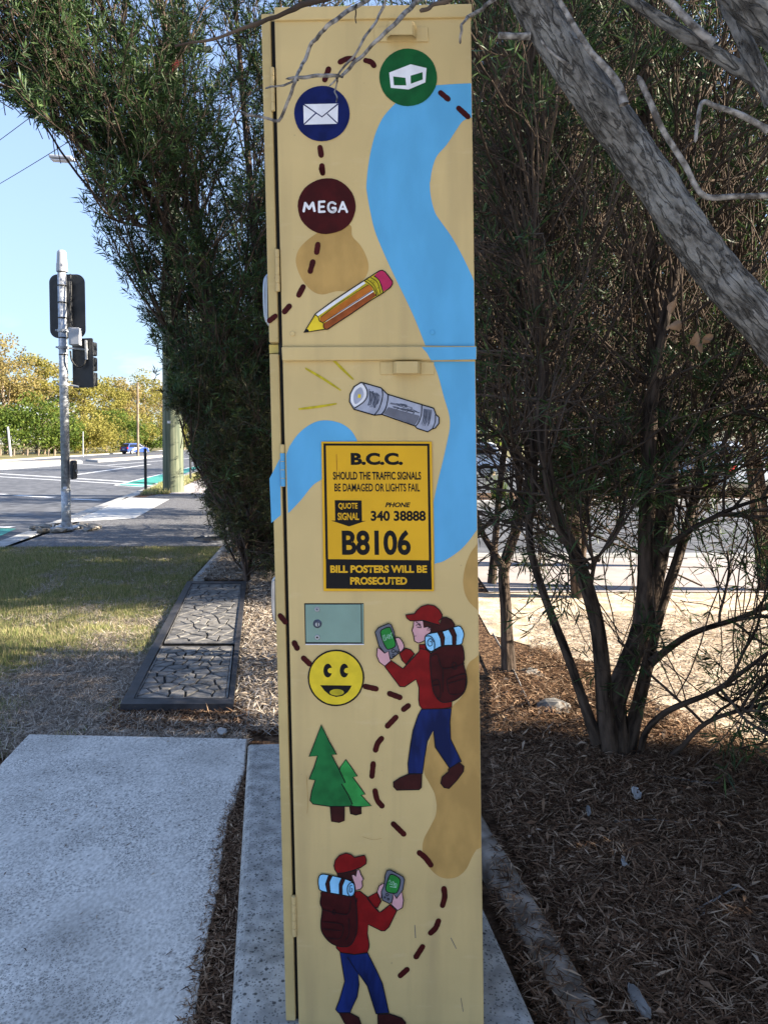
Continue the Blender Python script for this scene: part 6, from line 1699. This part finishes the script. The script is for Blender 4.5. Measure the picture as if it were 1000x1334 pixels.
# deep mulch on the right
RM = [(640, 880), (700, 850), (790, 880), (860, 930), (960, 965), (1080, 1010), (1160, 1400), (850, 1420), (640, 1070)]
P = scatter_px(RM, 85000, rs, 0.0, 0.8)
nzm = np.array([mnoise.noise((p[0] * 5, p[1] * 5, 4)) + 0.5 * mnoise.noise((p[0] * 14, p[1] * 14, 9)) for p in P])
P = P[nzm > rs.uniform(-1.1, -0.05, len(P))]
P[:, 2] += 0.012 + 0.02 * np.array([mnoise.noise((p[0] * 3, p[1] * 3, 2)) for p in P])
V, f = chips(P, (0.02, 0.085), (0.0018, 0.0052), rs, 0.28, 0.045); stuff('leaf_mulch', V, f, 'litter', 'deep brown leaf mulch right of the cabinet', 'mulch')
P = scatter_px(RM, 1500, rs, 0.02)
V, f = chips(P, (0.02, 0.05), (0.007, 0.014), rs, 0.35, 0.045); stuff('bark_chips', V, f, 'litter', 'broad dark bark chips mixed into the mulch', 'mulch')
P = scatter_px(RM, 420, rs, 0.02)
V, f = chips(P, (0.025, 0.055), (0.008, 0.016), rs, 0.35, 0.05); stuff('broad_leaf_litter', V, f, 'leaf_dry', 'larger curled dead leaves lying on the mulch', 'leaf litter')
P = scatter_px([(640, 1180), (700, 1334), (780, 1400), (800, 1400), (640, 1090)], 3800, rs, 0.01)
V, f = chips(P, (0.02, 0.07), (0.002, 0.006), rs, 0.3, 0.04); stuff('trough_litter', V, f, 'litter', 'dark litter between the plinth and the concrete edging', 'leaf litter')
P = scatter_px([(700, 800), (1150, 800), (1150, 1010), (960, 960), (860, 925), (790, 880), (690, 850)], 14000, rs, 0.006)
V, f = chips(P, (0.03, 0.08), (0.003, 0.008), rs, 0.2, 0.02); stuff('dirt_litter', V, f, 'straw_grass', 'scattered pale litter on the sunlit dirt', 'leaf litter')
P = scatter_px([(0, 957), (322, 963), (280, 1130), (250, 1330), (0, 1330)], 90, rs, ZS)
V, f = chips(P, (0.008, 0.03), (0.002, 0.004), rs, 0.1, 0.004); stuff('slab_specks', V, f, 'litter', 'stray leaf specks on the concrete slab', 'leaf litter')
P = scatter_px([(182, 645), (210, 631), (262, 616), (262, 622), (244, 631), (221, 643)], 9000, rs, 0.0)
V, f = blades(P, (0.05, 0.16), (0.006, 0.012), rs, 0.5); stuff('kerb_grass', V, f, 'grass', 'grass strip round the timber pole foot', 'grass')
# strappy clumps in the garden bed over the side street
for k in range(12):
    x = 0.8 + k * 1.05; y = SIDE_Y1 + 0.9 + 0.095 * x + rs.uniform(-0.2, 0.5)
    n = 160; Pc = np.c_[rs.normal(0, 0.08, n), rs.normal(0, 0.08, n), np.full(n, -0.03)]
    V, f = blades(Pc, (0.4, 0.85), (0.008, 0.014), rs, 0.55)
    o = np_obj('strappy_clump', V, f, M['shrub_green' if k % 3 else 'straw_grass']); o.location = (x, y, 0)
    tag(o, ['first', 'second', 'third', 'fourth', 'fifth', 'sixth', 'seventh', 'eighth', 'ninth', 'tenth', 'eleventh', 'twelfth'][k] + ' strappy clump from the left in the bed across the side street', 'plant', 'strappy clumps across the side street')

P = scatter_px([(640, 1085), (690, 1160), (800, 1334), (740, 1334), (640, 1150)], 500, rs, ZE)
V, f = chips(P, (0.015, 0.06), (0.002, 0.005), rs, 0.15, 0.01); stuff('edging_litter', V, f, 'litter', 'stray leaf litter lying on the concrete edging', 'leaf litter')
# ---- small loose things
def stick(pts, r, label):
    V, f = stem_tube([Vector(p) for p in pts], r, r * 0.5, 6, 24, 0.2, int(r * 1e5))
    o = np_obj('fallen_stick', V, f, M['twig_pale'], None, True); tag(o, label, 'stick', 'fallen sticks on the mulch')
def gz(x, y, z): return gp(x, y, z)
stick([gz(852, 1010, 0.03), gz(890, 1016, 0.04), gz(930, 1020, 0.035), gz(1010, 1016, 0.04)], 0.006, 'long thin stick lying at the foot of the multi-stemmed tree')
stick([gz(898, 1190, 0.05), gz(930, 1172, 0.06), gz(960, 1154, 0.05)], 0.004, 'pale straight stick lying far right on the mulch')
stick([gz(906, 1200, 0.045), gz(922, 1186, 0.05), gz(938, 1180, 0.045)], 0.004, 'short pale stick below the straight one')
stick([gz(642, 826, 0.06), gz(668, 872, 0.06), gz(690, 920, 0.05)], 0.006, 'pale stick leaning by the slender tree foot')
stick([gz(800, 1070, 0.05), gz(850, 1068, 0.055), gz(905, 1075, 0.05)], 0.0035, 'thin brown stick across the middle of the mulch')
def shard(name, outline, z0, t, m, label, cat):
    cx_ = sum(q[0] for q in outline) / len(outline); cy_ = sum(q[1] for q in outline) / len(outline)
    sc_ = 0.9 if name == 'stone_shard' else 0.62
    fine = cr2([(cx_ + (x - cx_) * sc_, cy_ + (y - cy_) * sc_) for x, y in outline], 3)
    pts = [gp(x + random.uniform(-0.5, 0.5), y + random.uniform(-0.4, 0.4), z0) for x, y in fine]
    bm = bmesh.new(); fv = [bm.verts.new((p.x, p.y, z0 + t + 0.004 * math.sin(i * 2.1))) for i, p in enumerate(pts)]
    f = bm.faces.new(fv); e = bmesh.ops.extrude_face_region(bm, geom=[f])
    for v in e['geom']:
        if isinstance(v, bmesh.types.BMVert): v.co.z -= t
    bmesh.ops.recalc_face_normals(bm, faces=bm.faces)
    tag(bm_obj(name, bm, M[m]), label, cat)
shard('stone_shard', [(815, 1288), (824, 1286), (846, 1318), (848, 1330), (836, 1326), (822, 1308)], 0.05, 0.012, 'stone', 'flat grey pointed stone on the mulch near the bottom edge', 'stone')
shard('paper_scrap', [(806, 1114), (812, 1113), (816, 1126), (822, 1130), (808, 1130)], 0.06, 0.002, 'paper', 'small white paper scrap on the mulch', 'litter')
shard('paper_scrap', [(281, 949), (296, 948), (299, 957), (282, 957)], 0.05, 0.004, 'paper', 'crumpled white scrap at the back edge of the slab', 'litter')
shard('plastic_scrap', [(818, 1025), (828, 1022), (838, 1034), (836, 1044), (824, 1042)], 0.06, 0.003, 'paper', 'pale plastic scrap at the foot of the multi-stemmed tree', 'litter')
shard('bark_shard', [(762, 1050), (768, 1048), (771, 1062), (764, 1066)], 0.06, 0.004, 'stone', 'pale bark flake standing on the mulch', 'bark')
for i, (x, y, s, lab) in enumerate(((308, 722, 0.12, 'pale rock at the far end of the hedge mulch'), (690, 884, 0.07, 'pale rock beside the slender tree foot'), (720, 930, 0.09, 'flat pale rock left of the multi-stemmed tree'))):
    p = gp(x, y)
    bm = bmesh.new(); bmesh.ops.create_icosphere(bm, subdivisions=2, radius=1)
    for v in bm.verts: v.co *= 1 + 0.35 * mnoise.noise(v.co * 1.7 + Vector((i * 7, 0, 0)))
    bmesh.ops.scale(bm, vec=(s, s * 0.8, s * 0.55), verts=bm.verts)
    o = bm_obj('rock', bm, M['stone']); o.location = (p.x, p.y, s * 0.3); tag(o, lab, 'rock', 'pale rocks in the mulch')
